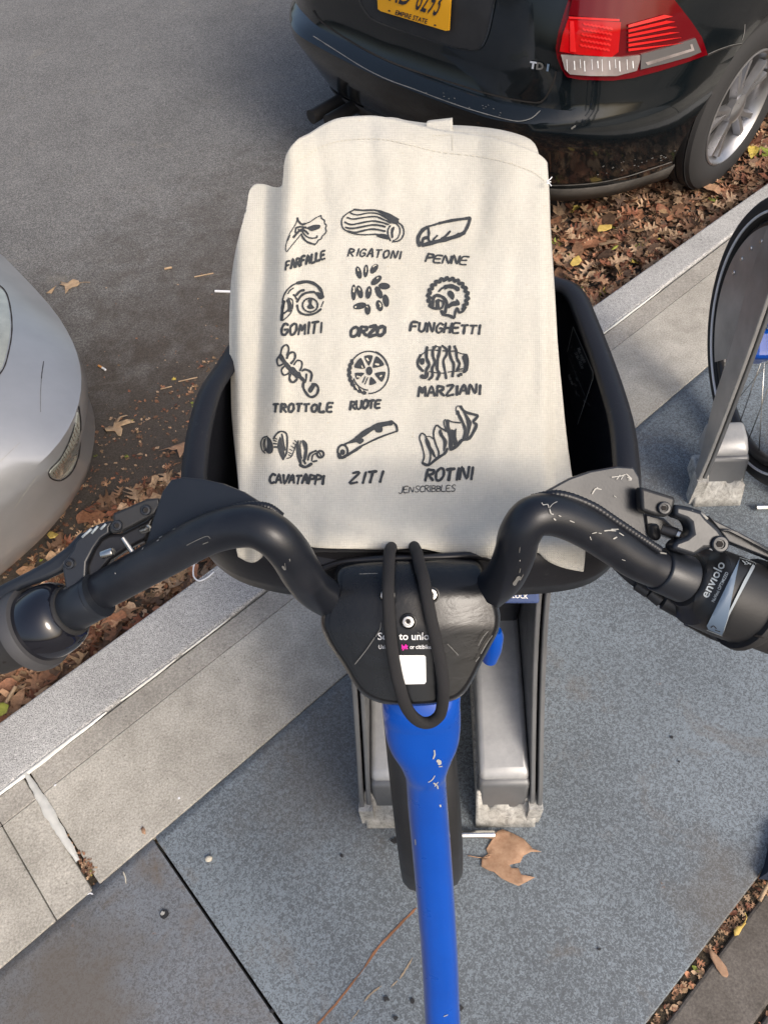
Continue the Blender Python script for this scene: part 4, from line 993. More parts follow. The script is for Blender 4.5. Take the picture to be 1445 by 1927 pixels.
def fender(c, rad, hw, a0, a1, mat, name, parent, n=40, taper_end=True):
    V, F = [], []
    cs = [(-1.0, -.030), (-.98, -.012), (-.80, .0), (-.4, .008), (0, .010), (.4, .008), (.80, .0), (.98, -.012), (1.0, -.030)]
    for i in range(n + 1):
        t = i / n; a = a0 + (a1 - a0) * t; d_ = Vector((0, math.cos(a), math.sin(a))); w = hw * (.52 + .48 * min(1, t / .10)) if taper_end else hw
        for x, r in cs: V.append(c + d_ * (rad + r) + Vector((x * w, 0, 0)))
    m_ = len(cs)
    for i in range(n):
        for j in range(m_ - 1): F.append((i * m_ + j, i * m_ + j + 1, (i + 1) * m_ + j + 1, (i + 1) * m_ + j))
    o = mk(name, V, F, mat, parent, auto=60); md = o.modifiers.new('s', 'SOLIDIFY'); md.thickness = .003; return o
fender(WC, .372, .052, R_(180 + 49), R_(20), M['plastic'], 'front_mudguard', bk)
# ---- fork: two blue legs from the head to the hub, crown hidden under the head cover
for sg in (-1, 1):
    V, F = tube(cr([Vector((XB + sg * .03, .42, .93)), Vector((XB + sg * .062, .45, .82)), Vector((XB + sg * .064, .52, .60)), Vector((XB + sg * .058, .625, .345))], 5), .015, 14); mk('fork_leg', V, F, M['blue'], bk)
V, F = lathe(P(934, 1186, .90), P(915, 1268, .96) - P(934, 1186, .90), [(0, .006), (.01, .010), (.035, .0115), (.058, .009), (.064, .0)], 20); o = mk('fork_crown', V, F, M['blue'], bk, auto=40); fixn(o)
V, F = box(Vector((XB, .40, .90)), Vector((.06, 0, 0)), Vector((0, .03, .012)), Vector((0, -.02, .06))); o = mk('fork_crown', V, F, M['blue'], bk, smooth=False); fixn(o); bevel(o, .015, 3)
# ---- blue down tube with its flared top
sec = [(795, 1262, .755, 148, .8), (792, 1322, .745, 147, .62), (794, 1350, .755, 145, .60), (795, 1375, .765, 141, .60), (797, 1400, .775, 128, .66), (799, 1422, .785, 103, .8), (800, 1440, .795, 85, .95), (801, 1460, .81, 76, 1.0), (805, 1520, .845, 74.5, 1.0), (812, 1600, .885, 73, 1.0), (820, 1700, .935, 70.5, 1.0), (827, 1800, .985, 68, 1.0), (833, 1927, 1.045, 66, 1.0), (840, 2050, 1.09, 65, 1.0), (850, 2250, 1.14, 64, 1.0), (862, 2500, 1.17, 64, 1.0)]
cen = [P(a, b_, d_) for a, b_, d_, w, q in sec]
V, F = [], []; SG = 36
def smooth_sec(sec, n=5):
    return [tuple(v) for v in [(
        lambda p: p)(q) for q in _cr5(sec, n)]]
def _cr5(pts, n):
    out = []; m_ = len(pts)
    for i in range(m_ - 1):
        p0, p1, p2, p3 = pts[max(i - 1, 0)], pts[i], pts[i + 1], pts[min(i + 2, m_ - 1)]
        for j in range(n):
            t = j / n; out.append(tuple(.5 * (2 * b_ + (c_ - a) * t + (2 * a - 5 * b_ + 4 * c_ - d_) * t * t + (3 * b_ - a - 3 * c_ + d_) * t ** 3) for a, b_, c_, d_ in zip(p0, p1, p2, p3)))
    out.append(tuple(pts[-1])); return out
ss = _cr5(sec, 5); cen = [P(a, b_, d_) for a, b_, d_, w, q in ss]
for i, (a, b_, d_, w, q) in enumerate(ss):
    t = (cen[min(i + 1, len(cen) - 1)] - cen[max(i - 1, 0)]).normalized(); lx = (RW - t * RW.dot(t)).normalized(); ly = t.cross(lx); hw = w / FPX * d_ / 2
    for j in range(SG):
        an = 2 * math.pi * j / SG; cx_, sy_ = math.cos(an), math.sin(an)
        pw = .82; cx_ = math.copysign(abs(cx_) ** pw, cx_); sy_ = math.copysign(abs(sy_) ** pw, sy_)
        V.append(cen[i] + lx * cx_ * hw + ly * sy_ * hw * max(q, .55) - ly * 0)
for i in range(len(ss) - 1):
    for j in range(SG): F.append((i * SG + j, i * SG + (j + 1) % SG, (i + 1) * SG + (j + 1) % SG, (i + 1) * SG + j))
F.append(tuple(range(SG))); F.append(tuple((len(ss) - 1) * SG + j for j in range(SG)))
dtube = mk('down_tube', V, F, M['blue'], bk, auto=60); fixn(dtube); db = bvh_of(dtube)
for w, pts in [(2.5, [(817, 1412), (818, 1420), (815, 1428)]), (6, [(823, 1432), (828, 1434), (826, 1438)]), (1.8, [(826, 1443), (832, 1442)]), (1.6, [(818, 1460), (813, 1468), (806, 1472)]), (2.6, [(816, 1474), (822, 1478), (824, 1484)]), (1.6, [(824, 1472), (818, 1480)]), (3, [(828, 1515), (829, 1518)]), (2, [(781, 1580), (782, 1590)]), (1.6, [(835, 1913), (842, 1910)])]:
    v, f = stroke2d(pts, w, 3); mk('paint_chip', *drape(v, f, db, .0006), M['chip'], dtube, smooth=False)
# ---- head cover (glossy black) : rim body + inner face
def offset_poly(pts, d):
    c = (sum(p[0] for p in pts) / len(pts), sum(p[1] for p in pts) / len(pts)); out = []
    for i in range(len(pts)):
        a = pts[i - 1]; b_ = pts[(i + 1) % len(pts)]; tx, ty = b_[0] - a[0], b_[1] - a[1]; l = math.hypot(tx, ty) or 1
        out.append((pts[i][0] - ty / l * d, pts[i][1] + tx / l * d))
    return out
hc = [(648, 1058), (700, 1053), (770, 1050), (850, 1050), (895, 1052), (910, 1066), (914, 1090), (922, 1112), (934, 1132), (941, 1158), (938, 1186), (925, 1212), (908, 1244), (890, 1280), (872, 1306), (848, 1320), (800, 1328), (750, 1328), (712, 1322), (684, 1308), (664, 1284), (644, 1250), (620, 1216), (606, 1186), (604, 1164), (610, 1142), (622, 1122), (630, 1100), (630, 1074)]
hs = [(p.x, p.y) for p in cr([Vector((a, b_, 0)) for a, b_ in hc], 3, True)]
def headD(x, y, dd=0):
    top = max(0, (1128 - y) / 78.0); r = abs(x - 771) / 165.0
    return .640 + .030 * top ** 2 + .012 * r * r + .00012 * max(0, y - 1180) + dd
def shell(outline, Df, rings, name, mat, parent, center, auto=60):
    """dome: rings = [(shrink, depth offset)] from rear edge to the face, closed by a filled grid"""
    V, F = [], []; n = len(outline); cx_, cy_ = center
    for s_, dd in rings:
        for x, y in outline: 
            xx, yy = cx_ + (x - cx_) * s_, cy_ + (y - cy_) * s_; V.append(P(xx, yy, Df(xx, yy) + dd))
    for i in range(len(rings) - 1):
        for j in range(n): F.append((i * n + j, i * n + (j + 1) % n, (i + 1) * n + (j + 1) % n, (i + 1) * n + j))
    s_, dd = rings[-1]; pl_ = [(cx_ + (x - cx_) * s_, cy_ + (y - cy_) * s_) for x, y in outline]
    v, f = cdt(pl_, 11); b_ = len(V); base_ = (len(rings) - 1) * n
    for i, p in enumerate(v):
        if i >= n: V.append(P(p[0], p[1], Df(p[0], p[1]) + dd))
    F += [tuple((base_ + q) if q < n else (b_ + q - n) for q in t_) for t_ in f]
    s_, dd = rings[0]; F.append(tuple(range(n)))
    o = mk(name, V, F, mat, parent, auto=auto); fixn(o); return o
head = shell(hs, headD, [(.96, .085), (.99, .05), (1.0, .022), (.992, .010), (.978, .004), (.962, .001), (.945, 0.0), (.93, 0.0), (.90, 0.0)], 'head_cover', M['gloss'], bk, (771, 1195)); hb = bvh_of(head)
face = [(771 + (x - 771) * .90, 1190 + (y - 1190) * .915) for x, y in hc]
face0 = [(655, 1080), (760, 1073), (888, 1073), (896, 1090), (900, 1130), (914, 1165), (908, 1200), (886, 1240), (862, 1282), (845, 1296), (800, 1300), (735, 1300), (705, 1290), (680, 1262), (650, 1220), (630, 1185), (630, 1165), (646, 1135), (650, 1100)]
fo = [(p.x, p.y) for p in cr([Vector((a, b_, 0)) for a, b_ in face], 2, True)]
V, F = fill(fo, hb, .0012, 9); fc = mk('face_film', V, F, M['gloss'], head); md = fc.modifiers.new('s', 'SOLIDIFY'); md.thickness = .0010; md.offset = -1; es = fc.modifiers.new('e', 'EDGE_SPLIT'); es.split_angle = R_(45)
def bolt(px, py, D, r, nrm, parent, name='bolt', mat=None, recess=True):
    c = P(px, py, D) if D else hit(hb, px, py, .0022); d_ = Vector(nrm).normalized()
    o = mk(name, *lathe(c, d_, [(-.006, r), (.0008, r), (.0016, r * .86), (.0018, r * .55), (.0004, r * .50), (.0002, .0)], 24), mat or M['steel'], parent, auto=35); fixn(o)
    return o
for x, y in ((727, 1120), (811, 1119), (768, 1170)):
    b_ = mk('bolt_well', *lathe(hit(hb, x, y, .0014), -FW, [(0, .0072), (.0018, .0070), (.0022, .0058), (.0004, .0052)], 24), M['gloss'], head, auto=40)
    bolt(x, y, None, .0052, -FW, head)
    c_ = hit(hb, x, y, .0044); n_ = 6
    mk('hex_socket', [c_ + (RW * math.cos(a) + UW * math.sin(a)) * .0020 for a in [math.pi / 3 * i for i in range(6)]], [tuple(range(6))], M['gap'], head, smooth=False)
FX = .0019
mk('lettering', *text_on('Scan to unlock', 710.5, 1204, 19.5, hb, 0, .32, FX, .99), M['white'], fc, smooth=False)
mk('lettering', *text_on('Using the', 712, 1221, 11.0, hb, 0, .12, FX, .86), M['white'], fc, smooth=False)
mk('lettering', *text_on('lyft', 755.5, 1221, 11.5, hb, 0, .45, FX, .80), M['pink'], fc, smooth=False)
mk('lettering', *text_on('or', 771, 1221, 11.0, hb, 0, .2, FX, .86), M['white'], fc, smooth=False)
mk('lettering', *text_on('citibike', 782, 1221, 11.2, hb, 0, .2, FX, .92), M['white'], fc, smooth=False)
mk('lettering', *text_on('app', 815, 1221, 11.0, hb, 0, .2, FX, .84), M['white'], fc, smooth=False)
q = [(751, 1233), (798, 1233), (801, 1236), (802, 1283), (799, 1287), (756, 1288), (752, 1285), (749, 1236)]
o = mk('white_sticker', *fill(q, hb, FX, 8), M['white'], fc); o['label'] = 'blank white square sticker'
rg = random.Random(2)
sc_l = [(1.6, [(717, 1172), (715, 1184), (707, 1198)]), (1.4, [(705, 1200), (690, 1222), (668, 1250)]), (1.2, [(842, 1212), (852, 1222), (862, 1233)]), (1.0, [(786, 1190), (800, 1200), (830, 1216)]), (1.1, [(900, 1215), (908, 1200), (918, 1188)]), (1.4, [(905, 1230), (915, 1212), (926, 1196)]), (1.1, [(895, 1245), (902, 1236)]), (1.0, [(676, 1080), (710, 1079)])]
for w, pts in sc_l: v, f = stroke2d(pts, w, 4); mk('scratch', *drape(v, f, hb, .0036), M['chip_dim'], head, smooth=False)
# ---- handlebar
rb = .0163
lb = [(655, 1140, .69), (620, 1127, .665), (590, 1107, .638), (569, 1080, .612), (545, 1040, .590), (512, 1006, .578), (466, 990, .580), (395, 1004, .592), (312, 1047, .612), (232, 1090, .634), (150, 1134, .655), (60, 1178, .672), (-60, 1236, .69)]
rbp = [(890, 1140, .69), (920, 1112, .665), (943, 1092, .645), (958, 1068, .625), (970, 1036, .605), (978, 1004, .592), (1002, 973, .585), (1045, 970, .590), (1098, 990, .600), (1150, 1022, .612), (1198, 1053, .622), (1240, 1072, .630), (1352, 1118, .645), (1520, 1185, .665)]
lpath = cr(PX(lb), 8); rpath = cr(PX(rbp), 8)
hbar = mk('handlebar', *join(tube(lpath, rb, 28), tube(rpath, rb, 28)), M['bar'], bk); hbb = bvh_of(hbar)
# gusset plates welded on the bar that carry the basket
def plate3(name, pts, mat, parent, th, bev=.0015):
    V, F = prism(PX(pts), FW * th); o = mk(name, V, F, mat, parent, smooth=False); fixn(o); bevel(o, bev, 2); return o
gl_ = [(322, 903), (345, 898), (380, 901), (420, 910), (460, 926), (498, 950), (530, 982), (548, 1010), (520, 1012), (480, 995), (420, 1000), (350, 1030), (280, 1065), (272, 1050), (276, 1020), (290, 970), (306, 925)]
gD = lambda x, y: .625 - .00012 * (x - 300) - .0001 * (1000 - y)
gus1 = plate3('gusset_plate', [(x, y, .622 - .00014 * (x - 300)) for x, y in gl_], M['bar_matte'], hbar, .007)
gr_ = [(1192, 879), (1160, 877), (1110, 886), (1070, 900), (1030, 922), (1000, 950), (978, 985), (990, 1005), (1040, 985), (1090, 1000), (1160, 1040), (1240, 1062), (1232, 1030), (1217, 1004), (1207, 930), (1203, 898)]
gus2 = plate3('gusset_plate', [(x, y, .627 - .00010 * (x - 1200) * -1) for x, y in gr_], M['bar_matte'], hbar, .007)
gb = bvh_of(gus2)
# weld beads
def weld(pts, name='weld_bead'):
    q = cr(PX(pts), 26); V, F = [], []; ms = []
    path = q; rr = [.0034 + .00022 * math.sin(i * 1.9) for i in range(len(q))]
    return mk(name, *tube(path, rr, 10), M['bar'], hbar)
weld([(275, 1047, .605), (330, 1013, .600), (390, 980, .594), (450, 955, .588), (500, 953, .584), (530, 972, .588)])
weld([(1000, 938, .592), (1050, 930, .588), (1110, 950, .592), (1160, 982, .600), (1205, 1012, .608), (1240, 1035, .612)])
# scuffs on the bar and plates
def scuffs(lst, b, parent, mat=None, off=.0007):
    for w, pts in lst:
        v, f = stroke2d(pts, w * .72, 3); V, F = drape(v, f, b, off)
        if F: mk('scuff', V, F, mat or M['chip'], parent, smooth=False)
allb = hbb
scuffs([(2.2, [(1019, 946), (1022, 950), (1030, 949), (1032, 955)]), (3, [(1034, 958), (1036, 966), (1041, 968)]), (1.5, [(1034, 955), (1040, 948), (1048, 944)]), (3.5, [(1042, 976), (1045, 979)]), (2.5, [(1051, 970), (1055, 972)]), (2.2, [(1072, 980), (1080, 983)]), (2.5, [(1142, 968), (1150, 972), (1160, 976)]), (2.2, [(1148, 976), (1156, 978), (1166, 982)]), (3.0, [(1137, 999), (1148, 998), (1158, 999)]), (2.4, [(1150, 996), (1163, 996)]), (2.4, [(1165, 1003), (1173, 1008)]), (3.4, [(1154, 1014), (1160, 1011)]), (2, [(1110, 1010), (1112, 1016)]), (2, [(1114, 1004), (1122, 1002)]), (1.4, [(1126, 1003), (1131, 1004)]), (4, [(1242, 1040), (1253, 1042)]), (1.5, [(1170, 1053), (1176, 1055)]), (2, [(978, 1054), (978, 1056)])], hbb, hbar)
scuffs([(9, [(967, 1100), (972, 1092), (977, 1086)]), (2, [(977, 1078), (979, 1070)]), (1.5, [(978, 1030), (977, 1040)]), (2, [(978, 1092), (984, 1082)])], hbb, hbar, M['chip_dim'])
scuffs([(1.6, [(352, 1026), (372, 1016), (390, 1009), (396, 1014)]), (2.0, [(382, 1024), (392, 1020)]), (1.4, [(536, 1060), (538, 1072)]), (5, [(532, 1066), (536, 1072)]), (2, [(545, 1052), (546, 1056)])], hbb, hbar, M['chip_dim'])
scuffs([(2.2, [(300, 1012), (305, 1009)]), (2.2, [(296, 1018), (299, 1016)]), (2, [(326, 996), (330, 995)]), (1.8, [(268, 1034), (270, 1030)]), (2, [(217, 1078), (218, 1080)])], hbb, hbar)
scuffs([(2.4, [(1151, 898), (1166, 896), (1176, 893)]), (2.2, [(1160, 902), (1166, 894)]), (2.2, [(1168, 902), (1174, 893)]), (2.6, [(1178, 892), (1188, 901)]), (2.4, [(1180, 898), (1188, 903), (1182, 903)]), (3.4, [(1114, 929), (1119, 921), (1124, 918)]), (2.4, [(1122, 919), (1131, 921)]), (1.6, [(1155, 933), (1159, 936)])], gb, gus2)
# ---- left: clamp, bell, grip, brake lever
def axis_at(path, i): return (path[min(i + 1, len(path) - 1)] - path[max(i - 1, 0)]).normalized()
def along(name, a, b_, prof, mat, parent, seg=36, auto=40):
    A = P(*a); B = P(*b_); d_ = (B - A); Ln = d_.length; return fixn(mk(name, *lathe(A, d_, [(t * Ln, r) for t, r in prof], seg), mat, parent, auto=auto))
along('clamp_collar', (184, 1121, .640), (134, 1149, .652), [(0, .0165), (.02, .0185), (.06, .0190), (.93, .0194), (.97, .0185), (1, .0165)], M['bar_matte'], bk)
along('clamp_ring', (188, 1119, .640), (180, 1123, .641), [(0, .017), (.1, .0197), (.9, .0197), (1, .017)], M['bar_matte'], bk)
bell = along('bell', (134, 1149, .652), (64, 1183, .663), [(0, .017), (.01, .0205), (.06, .0250), (.16, .0285), (.32, .0312), (.52, .0325), (.75, .0325), (.92, .0315), (1, .030)], M['bell'], bk, 56)
along('bell_ring', (78, 1176, .661), (56, 1187, .664), [(0, .029), (.06, .0365), (.5, .0380), (.9, .0372), (1, .026)], M['rubber_grey'], bell, 48)
along('bell_collar', (140, 1146, .651), (130, 1151, .653), [(0, .017), (.1, .0212), (.9, .0222), (1, .018)], M['rubber'], bell, 48)
v, f = stroke2d([(110, 1125), (116, 1130), (124, 1128)], 3, 3)
grip = along('grip', (52, 1189, .665), (-150, 1282, .70), [(0, .018), (.02, .0265), (.27, .0258), (.29, .0225), (1, .0215)], M['rubber'], bk, 40)
gbv = bvh_of(grip)
for pts in ([(-10, 1184), (27, 1201)][:0] or [(-6, 1216), (28, 1200)], [(6, 1247), (46, 1230)], [(-6, 1180), (14, 1169)]):
    A, B = [hit(gbv, *p, .0003) or P(*p, .645) for p in pts]
    mk('grip_groove', *tube([A, B], .0011, 6), M['gap'], grip)
def lever_block(name, pts, D, th, mat, parent, bev=.004, seg=3):
    if callable(D): q = [P(x, y, D(x, y)) for x, y in pts]
    else: q = [P(x, y, D) for x, y in pts]
    V, F = prism(q, FW * th); o = mk(name, V, F, mat, parent, auto=30); fixn(o); bevel(o, bev, seg); return o
# left brake lever
lv1 = lever_block('brake_lever', [(186, 986), (206, 980), (213, 983), (206, 993), (206, 1003), (190, 1013), (176, 1033), (163, 1058), (161, 1092), (124, 1110), (117, 1066), (122, 1056), (138, 1033), (142, 1020), (166, 995)], .635, .016, M['bar_matte'], bk)
lever_block('lever_blade', [(-60, 1135), (0, 1101), (50, 1076), (90, 1054), (125, 1028), (150, 1000), (170, 1004), (142, 1046), (118, 1076), (80, 1094), (40, 1108), (0, 1136), (-60, 1170)], lambda x, y: .652 - .00003 * x, .014, M['bar_matte'], lv1, .006)
lever_block('lever_clamp', [(213, 966), (226, 961), (249, 951), (276, 939), (299, 937), (302, 950), (292, 966), (276, 975), (249, 990), (226, 1001), (213, 1005), (206, 1000), (206, 990), (213, 981)], .626, .014, M['plastic'], lv1)
lever_block('lever_bridge', [(190, 1013), (206, 1005), (226, 1004), (276, 978), (292, 966), (286, 990), (276, 1016), (241, 1033), (208, 1054), (186, 1083), (165, 1094), (162, 1066), (176, 1033)], .640, .016, M['frame_black'], lv1, .003)
lever_block('cable_stop', [(268, 990), (280, 990), (284, 1030), (274, 1034)], .645, .010, M['plastic'], lv1, .002)
for x, y, r in ((275, 960, .0043), (221, 989, .0043), (131, 1061, .0045)):
    b_ = bolt(x, y, .6242 if x > 200 else .6335, r, -FW, lv1, mat=M['bar_matte'])
    c_ = P(x, y, .6218 if x > 200 else .6312); mk('bolt_socket', [c_ + (RW * math.cos(a) + UW * math.sin(a)) * r * .42 for a in [math.pi / 3 * i for i in range(6)]], [tuple(range(6))], M['gap'], lv1, smooth=False)
mk('adjuster_screw', *lathe(P(194, 1044, .625), P(210, 1039, .622) - P(194, 1044, .625), [(0, .0035), (.010, .0035), (.011, .0028), (.0115, 0)], 14), M['steel'], lv1, auto=40)
mk('adjuster_screw', *lathe(P(232, 1012, .640), P(248, 1036, .640) - P(232, 1012, .640), [(0, .0025), (.014, .0025)], 12), M['steel'], lv1, auto=40)
mk('adjuster_screw', *lathe(P(268, 998, .636), P(280, 994, .632) - P(268, 998, .636), [(0, .003), (.008, .003), (.009, .0)], 12), M['steel'], lv1, auto=40)
lb1 = bvh_of(lv1)
for pts in ([(173, 995), (155, 1011)], [(185, 990), (173, 1004)], [(200, 986), (190, 996)]):
    q = [P(x, y, .6338) for x, y in pts]; mk('white_mark', *tube(q, .0011, 6), M['grey_print'], lv1)
# ---- right: clamp, shifter with label, grip, brake lever, cable
along('clamp_collar', (1237, 1070, .629), (1290, 1091, .638), [(0, .0168), (.02, .0180), (.06, .0186), (.93, .0200), (1, .018)], M['bar_matte'], bk)
sh = along('shifter', (1291, 1091, .638), (1404, 1137, .655), [(0, .0195), (.02, .0225), (.10, .0245), (.16, .0300), (.22, .0345), (.60, .0356), (.93, .0356), (.95, .033), (1, .0325)], M['plastic'], bk, 64)
gr2 = along('grip', (1396, 1134, .654), (1600, 1216, .680), [(0, .033), (.01, .0400), (.05, .0405), (.10, .037), (.15, .0335), (.5, .0325), (1, .032)], M['rubber'], bk, 48)
shb = bvh_of(sh); grb = bvh_of(gr2)
lbl = lens('shifter_label', [(1336, 1042), (1350, 1038), (1412, 1052), (1424, 1058), (1376, 1162), (1361, 1198), (1322, 1184), (1302, 1150), (1308, 1118)], .0006, M['label_dark'], sh, shb, 8, th=.0005)
LX = .0016
mk('lettering', *text_on('envıolo', 1331, 1127, 25, shb, -63, .35, LX, 1.0), M['grey_print'], lbl, smooth=False)
mk('lettering', *text_on('NuVinci OPTIMIZED', 1343, 1134, 9.0, shb, -64, .10, LX, .80), M['grey_print'], lbl, smooth=False)
v, f = cdt(dens([(1391, 1051), (1360, 1115), (1329, 1178), (1332, 1185), (1358, 1196), (1369, 1161), (1384, 1085)], 6), 6); mk('printed_wedge', *drape(v, f, shb, LX), M['blue_print'], lbl)
v, f = cdt(dens([(1421, 1056), (1420, 1066), (1372, 1157), (1360, 1193), (1366, 1161), (1398, 1094), (1418, 1057)], 6), 6); mk('printed_wedge', *drape(v, f, shb, LX + .0002), M['grey_print'], lbl)
strk = [(1.2, [(1391, 1049), (1418, 1058), (1421, 1062)]), (1.2, [(1329, 1186), (1358, 1197)]), (2.0, [(1396, 1055), (1402, 1060)]), (2.0, [(1403, 1056), (1412, 1062)]), (1.2, [(1400, 1062), (1412, 1060)])]
mk('printed_marks', *strokes(strk, shb, LX + .0004, sm=2), M['grey_print'], lbl)
mk('printed_marks', *strokes([(1.6, [(1337, 1181), (1342, 1178), (1347, 1183)]), (1.4, [(1345, 1186), (1354, 1189)])], shb, LX + .0004, sm=2), M['gap'], lbl)
for pts in ([(1424, 1146), (1446, 1152)], [(1404, 1192), (1430, 1198), (1446, 1201)]):
    A = [hit(grb, *p, .0003) for p in pts]; A = [a for a in A if a]
    if len(A) > 1: mk('grip_groove', *tube(A, .0012, 6), M['gap'], gr2)
lv2 = lever_block('brake_lever', [(1268, 948), (1300, 954), (1321, 961), (1330, 973), (1354, 995), (1371, 1021), (1374, 1031), (1360, 1034), (1326, 1034), (1315, 1042), (1306, 1048), (1262, 1034), (1270, 1018), (1291, 1010), (1300, 1003), (1297, 985), (1290, 979), (1267, 971)], .609, .020, M['bar_matte'], bk, .005)
lever_block('lever_blade', [(1332, 970), (1345, 979), (1395, 1004), (1445, 1030), (1520, 1066), (1520, 1086), (1445, 1050), (1410, 1036), (1371, 1020), (1352, 996)], lambda x, y: .622 + .00006 * (x - 1330), .016, M['bar_matte'], lv2, .006)
lever_block('lever_blade_ridge', [(1354, 998), (1385, 1004), (1414, 1022), (1450, 1042), (1520, 1078), (1520, 1070), (1440, 1030), (1400, 1010), (1368, 994)], lambda x, y: .616 + .00006 * (x - 1330), .006, M['bar_matte'], lv2, .003)
lever_block('lever_clamp', [(1204, 915), (1236, 925), (1268, 935), (1272, 940), (1264, 967), (1251, 973), (1232, 970), (1206, 961)], .611, .014, M['plastic'], lv2)
lever_block('lever_bridge', [(1212, 965), (1250, 975), (1266, 990), (1280, 996), (1280, 1008), (1268, 1016), (1240, 1004), (1216, 1010)], .642, .014, M['frame_black'], lv2, .002)
lever_block('cable_stop', [(1222, 985), (1240, 985), (1246, 1012), (1236, 1020), (1222, 1010)], .636, .010, M['plastic'], lv2, .003)
mk('adjuster_screw', *lathe(P(1244, 995, .622), P(1278, 1006, .618) - P(1244, 995, .622), [(0, .0045), (.012, .0045), (.0125, .0038), (.014, .0036), (.0142, 0)], 16), M['frame_black'], lv2, auto=40)
mk('adjuster_screw', *lathe(P(1274, 1005, .616), P(1279, 1007, .615) - P(1274, 1005, .616), [(0, .0036), (.0024, .0034), (.0026, 0)], 14), M['steel'], lv2, auto=40)
for x, y, r in ((1249, 956, .0052), (1354, 1024, .0066)):
    D_ = .6092 if x < 1300 else .6072; bolt(x, y, D_, r, -FW, lv2, mat=M['bar_matte']); c_ = P(x, y, D_ - .0025)
    mk('bolt_socket', [c_ + (RW * math.cos(a) + UW * math.sin(a)) * r * .42 for a in [math.pi / 3 * i for i in range(6)]], [tuple(range(6))], M['gap'], lv2, smooth=False)
mk('bright_shim', *fill([(1332, 1034), (1342, 1028), (1352, 1034), (1355, 1037)], lb1, .001, 4) if False else prism(PX([(1332, 1032, .611), (1342, 1029, .611), (1356, 1037, .611), (1340, 1036, .611)]), FW * .003), M['white_plastic'], lv2, smooth=False)
for pts in ([(1283, 958), (1288, 962)], [(1300, 960), (1308, 970)], [(1317, 965), (1330, 977)]):
    mk('white_mark', *tube([P(x, y, .6105) for x, y in pts], .0013, 6), M['chip'], lv2)
mk('shift_cable', *tube(cr(PX([(1150, 1058, .68), (1186, 1092, .672), (1215, 1110, .665), (1240, 1128, .662), (1262, 1140, .660)]), 6), [.0032] * 25, 10), M['rubber'], bk)
for a, b_, r in (((1195, 1098, .668), (1222, 1116, .664), .0055), ((1222, 1112, .664), (1246, 1132, .661), .0065), ((1246, 1126, .661), (1290, 1150, .657), .009)):
    along('cable_guide', a, b_, [(0, r * .6), (.1, r), (.9, r), (1, r * .6)], M['plastic'], bk, 16)
mk('shifter_underside', *prism(PX([(1246, 1108, .656), (1275, 1124, .650), (1300, 1150, .655), (1356, 1200, .668), (1356, 1210, .668), (1340, 1204, .672), (1296, 1180, .662), (1292, 1160, .662), (1252, 1144, .662)]), FW * .012), M['plastic'], bk, smooth=False)
mk('brake_cable', *tube(cr(PX([(280, 1030, .66), (330, 1010, .70), (360, 960, .73)]), 6), .0028, 8), M['rubber'], bk)

# ---- basket
rim = [(600, 1052, .700), (520, 1050, .700), (440, 1030, .705), (390, 1000, .712), (358, 960, .722), (345, 915, .735), (347, 870, .748), (356, 810, .770), (376, 740, .800), (408, 690, .832), (440, 640, .865), (476, 590, .885), (520, 555, .892), (600, 532, .908), (740, 520, .918), (900, 515, .915), (1000, 516, .908), (1052, 526, .900), (1082, 538, .890), (1104, 562, .876), (1124, 608, .855), (1148, 668, .832), (1172, 736, .802), (1190, 800, .775), (1198, 860, .752), (1200, 905, .738), (1190, 960, .724), (1160, 1005, .712), (1110, 1036, .705), (1020, 1050, .700), (900, 1053, .700), (760, 1053, .700)]
rc = cr([Vector(q) for q in rim], 4, True)
cenp = (771, 800)
rimp = [P(q.x, q.y, q.z) for q in rc]
basec = Vector((XB + .01, .60, .96)); V, F = [], []
nR = len(rimp)
def wallpt(p, t):
    """from rim point down to the floor; t=0 rim, 1 floor edge"""
    tgt = basec + Vector(((p.x - basec.x) * .70, (p.y - .60) * .66, 0)); q = p.lerp(tgt, t); q.z = p.z + (tgt.z - p.z) * t; s_ = math.sin(math.pi * t) * .012
    out = Vector((p.x - basec.x, p.y - .60, 0)).normalized(); return q + out * s_
lay = [0, .04, .12, .3, .5, .7, .85, .95, 1.0]
for t in lay:
    for p in rimp: V.append(wallpt(p, t))
for t in (.6, .3):
    for p in rimp: V.append(basec.lerp(wallpt(p, 1.0), t))
V.append(basec.copy()); LL = len(lay) + 2
for i in range(LL - 1):
    for j in range(nR): F.append((i * nR + j, i * nR + (j + 1) % nR, (i + 1) * nR + (j + 1) % nR, (i + 1) * nR + j))
for j in range(nR): F.append(((LL - 1) * nR + j, (LL - 1) * nR + (j + 1) % nR, len(V) - 1))
bsk = mk('basket', V, F, M['basket'], bk, auto=60); md = bsk.modifiers.new('s', 'SOLIDIFY'); md.thickness = .004; md.offset = 0
# broad rolled rim: flange outwards
V, F = [], []
rprof = [(.000, .000), (.004, .004), (.012, .005), (.020, .001), (.024, -.010), (.025, -.040), (.022, -.060)]
for i, p in enumerate(rimp):
    t = (rimp[(i + 1) % nR] - rimp[i - 1]).normalized(); out = t.cross(Vector((0, 0, 1))).normalized()
    if out.dot(p - Vector((basec.x, .60, p.z))) < 0: out = -out
    for a, b_ in rprof: V.append(p + out * (a - .022) + Vector((0, 0, b_)))
mR = len(rprof)
for i in range(nR):
    for j in range(mR - 1): F.append((i * mR + j, i * mR + j + 1, ((i + 1) % nR) * mR + j + 1, ((i + 1) % nR) * mR + j))
rimo = mk('basket_rim', V, F, M['basket'], bsk, auto=70); md = rimo.modifiers.new('s', 'SOLIDIFY'); md.thickness = .003
bkb = bvh_of(bsk)
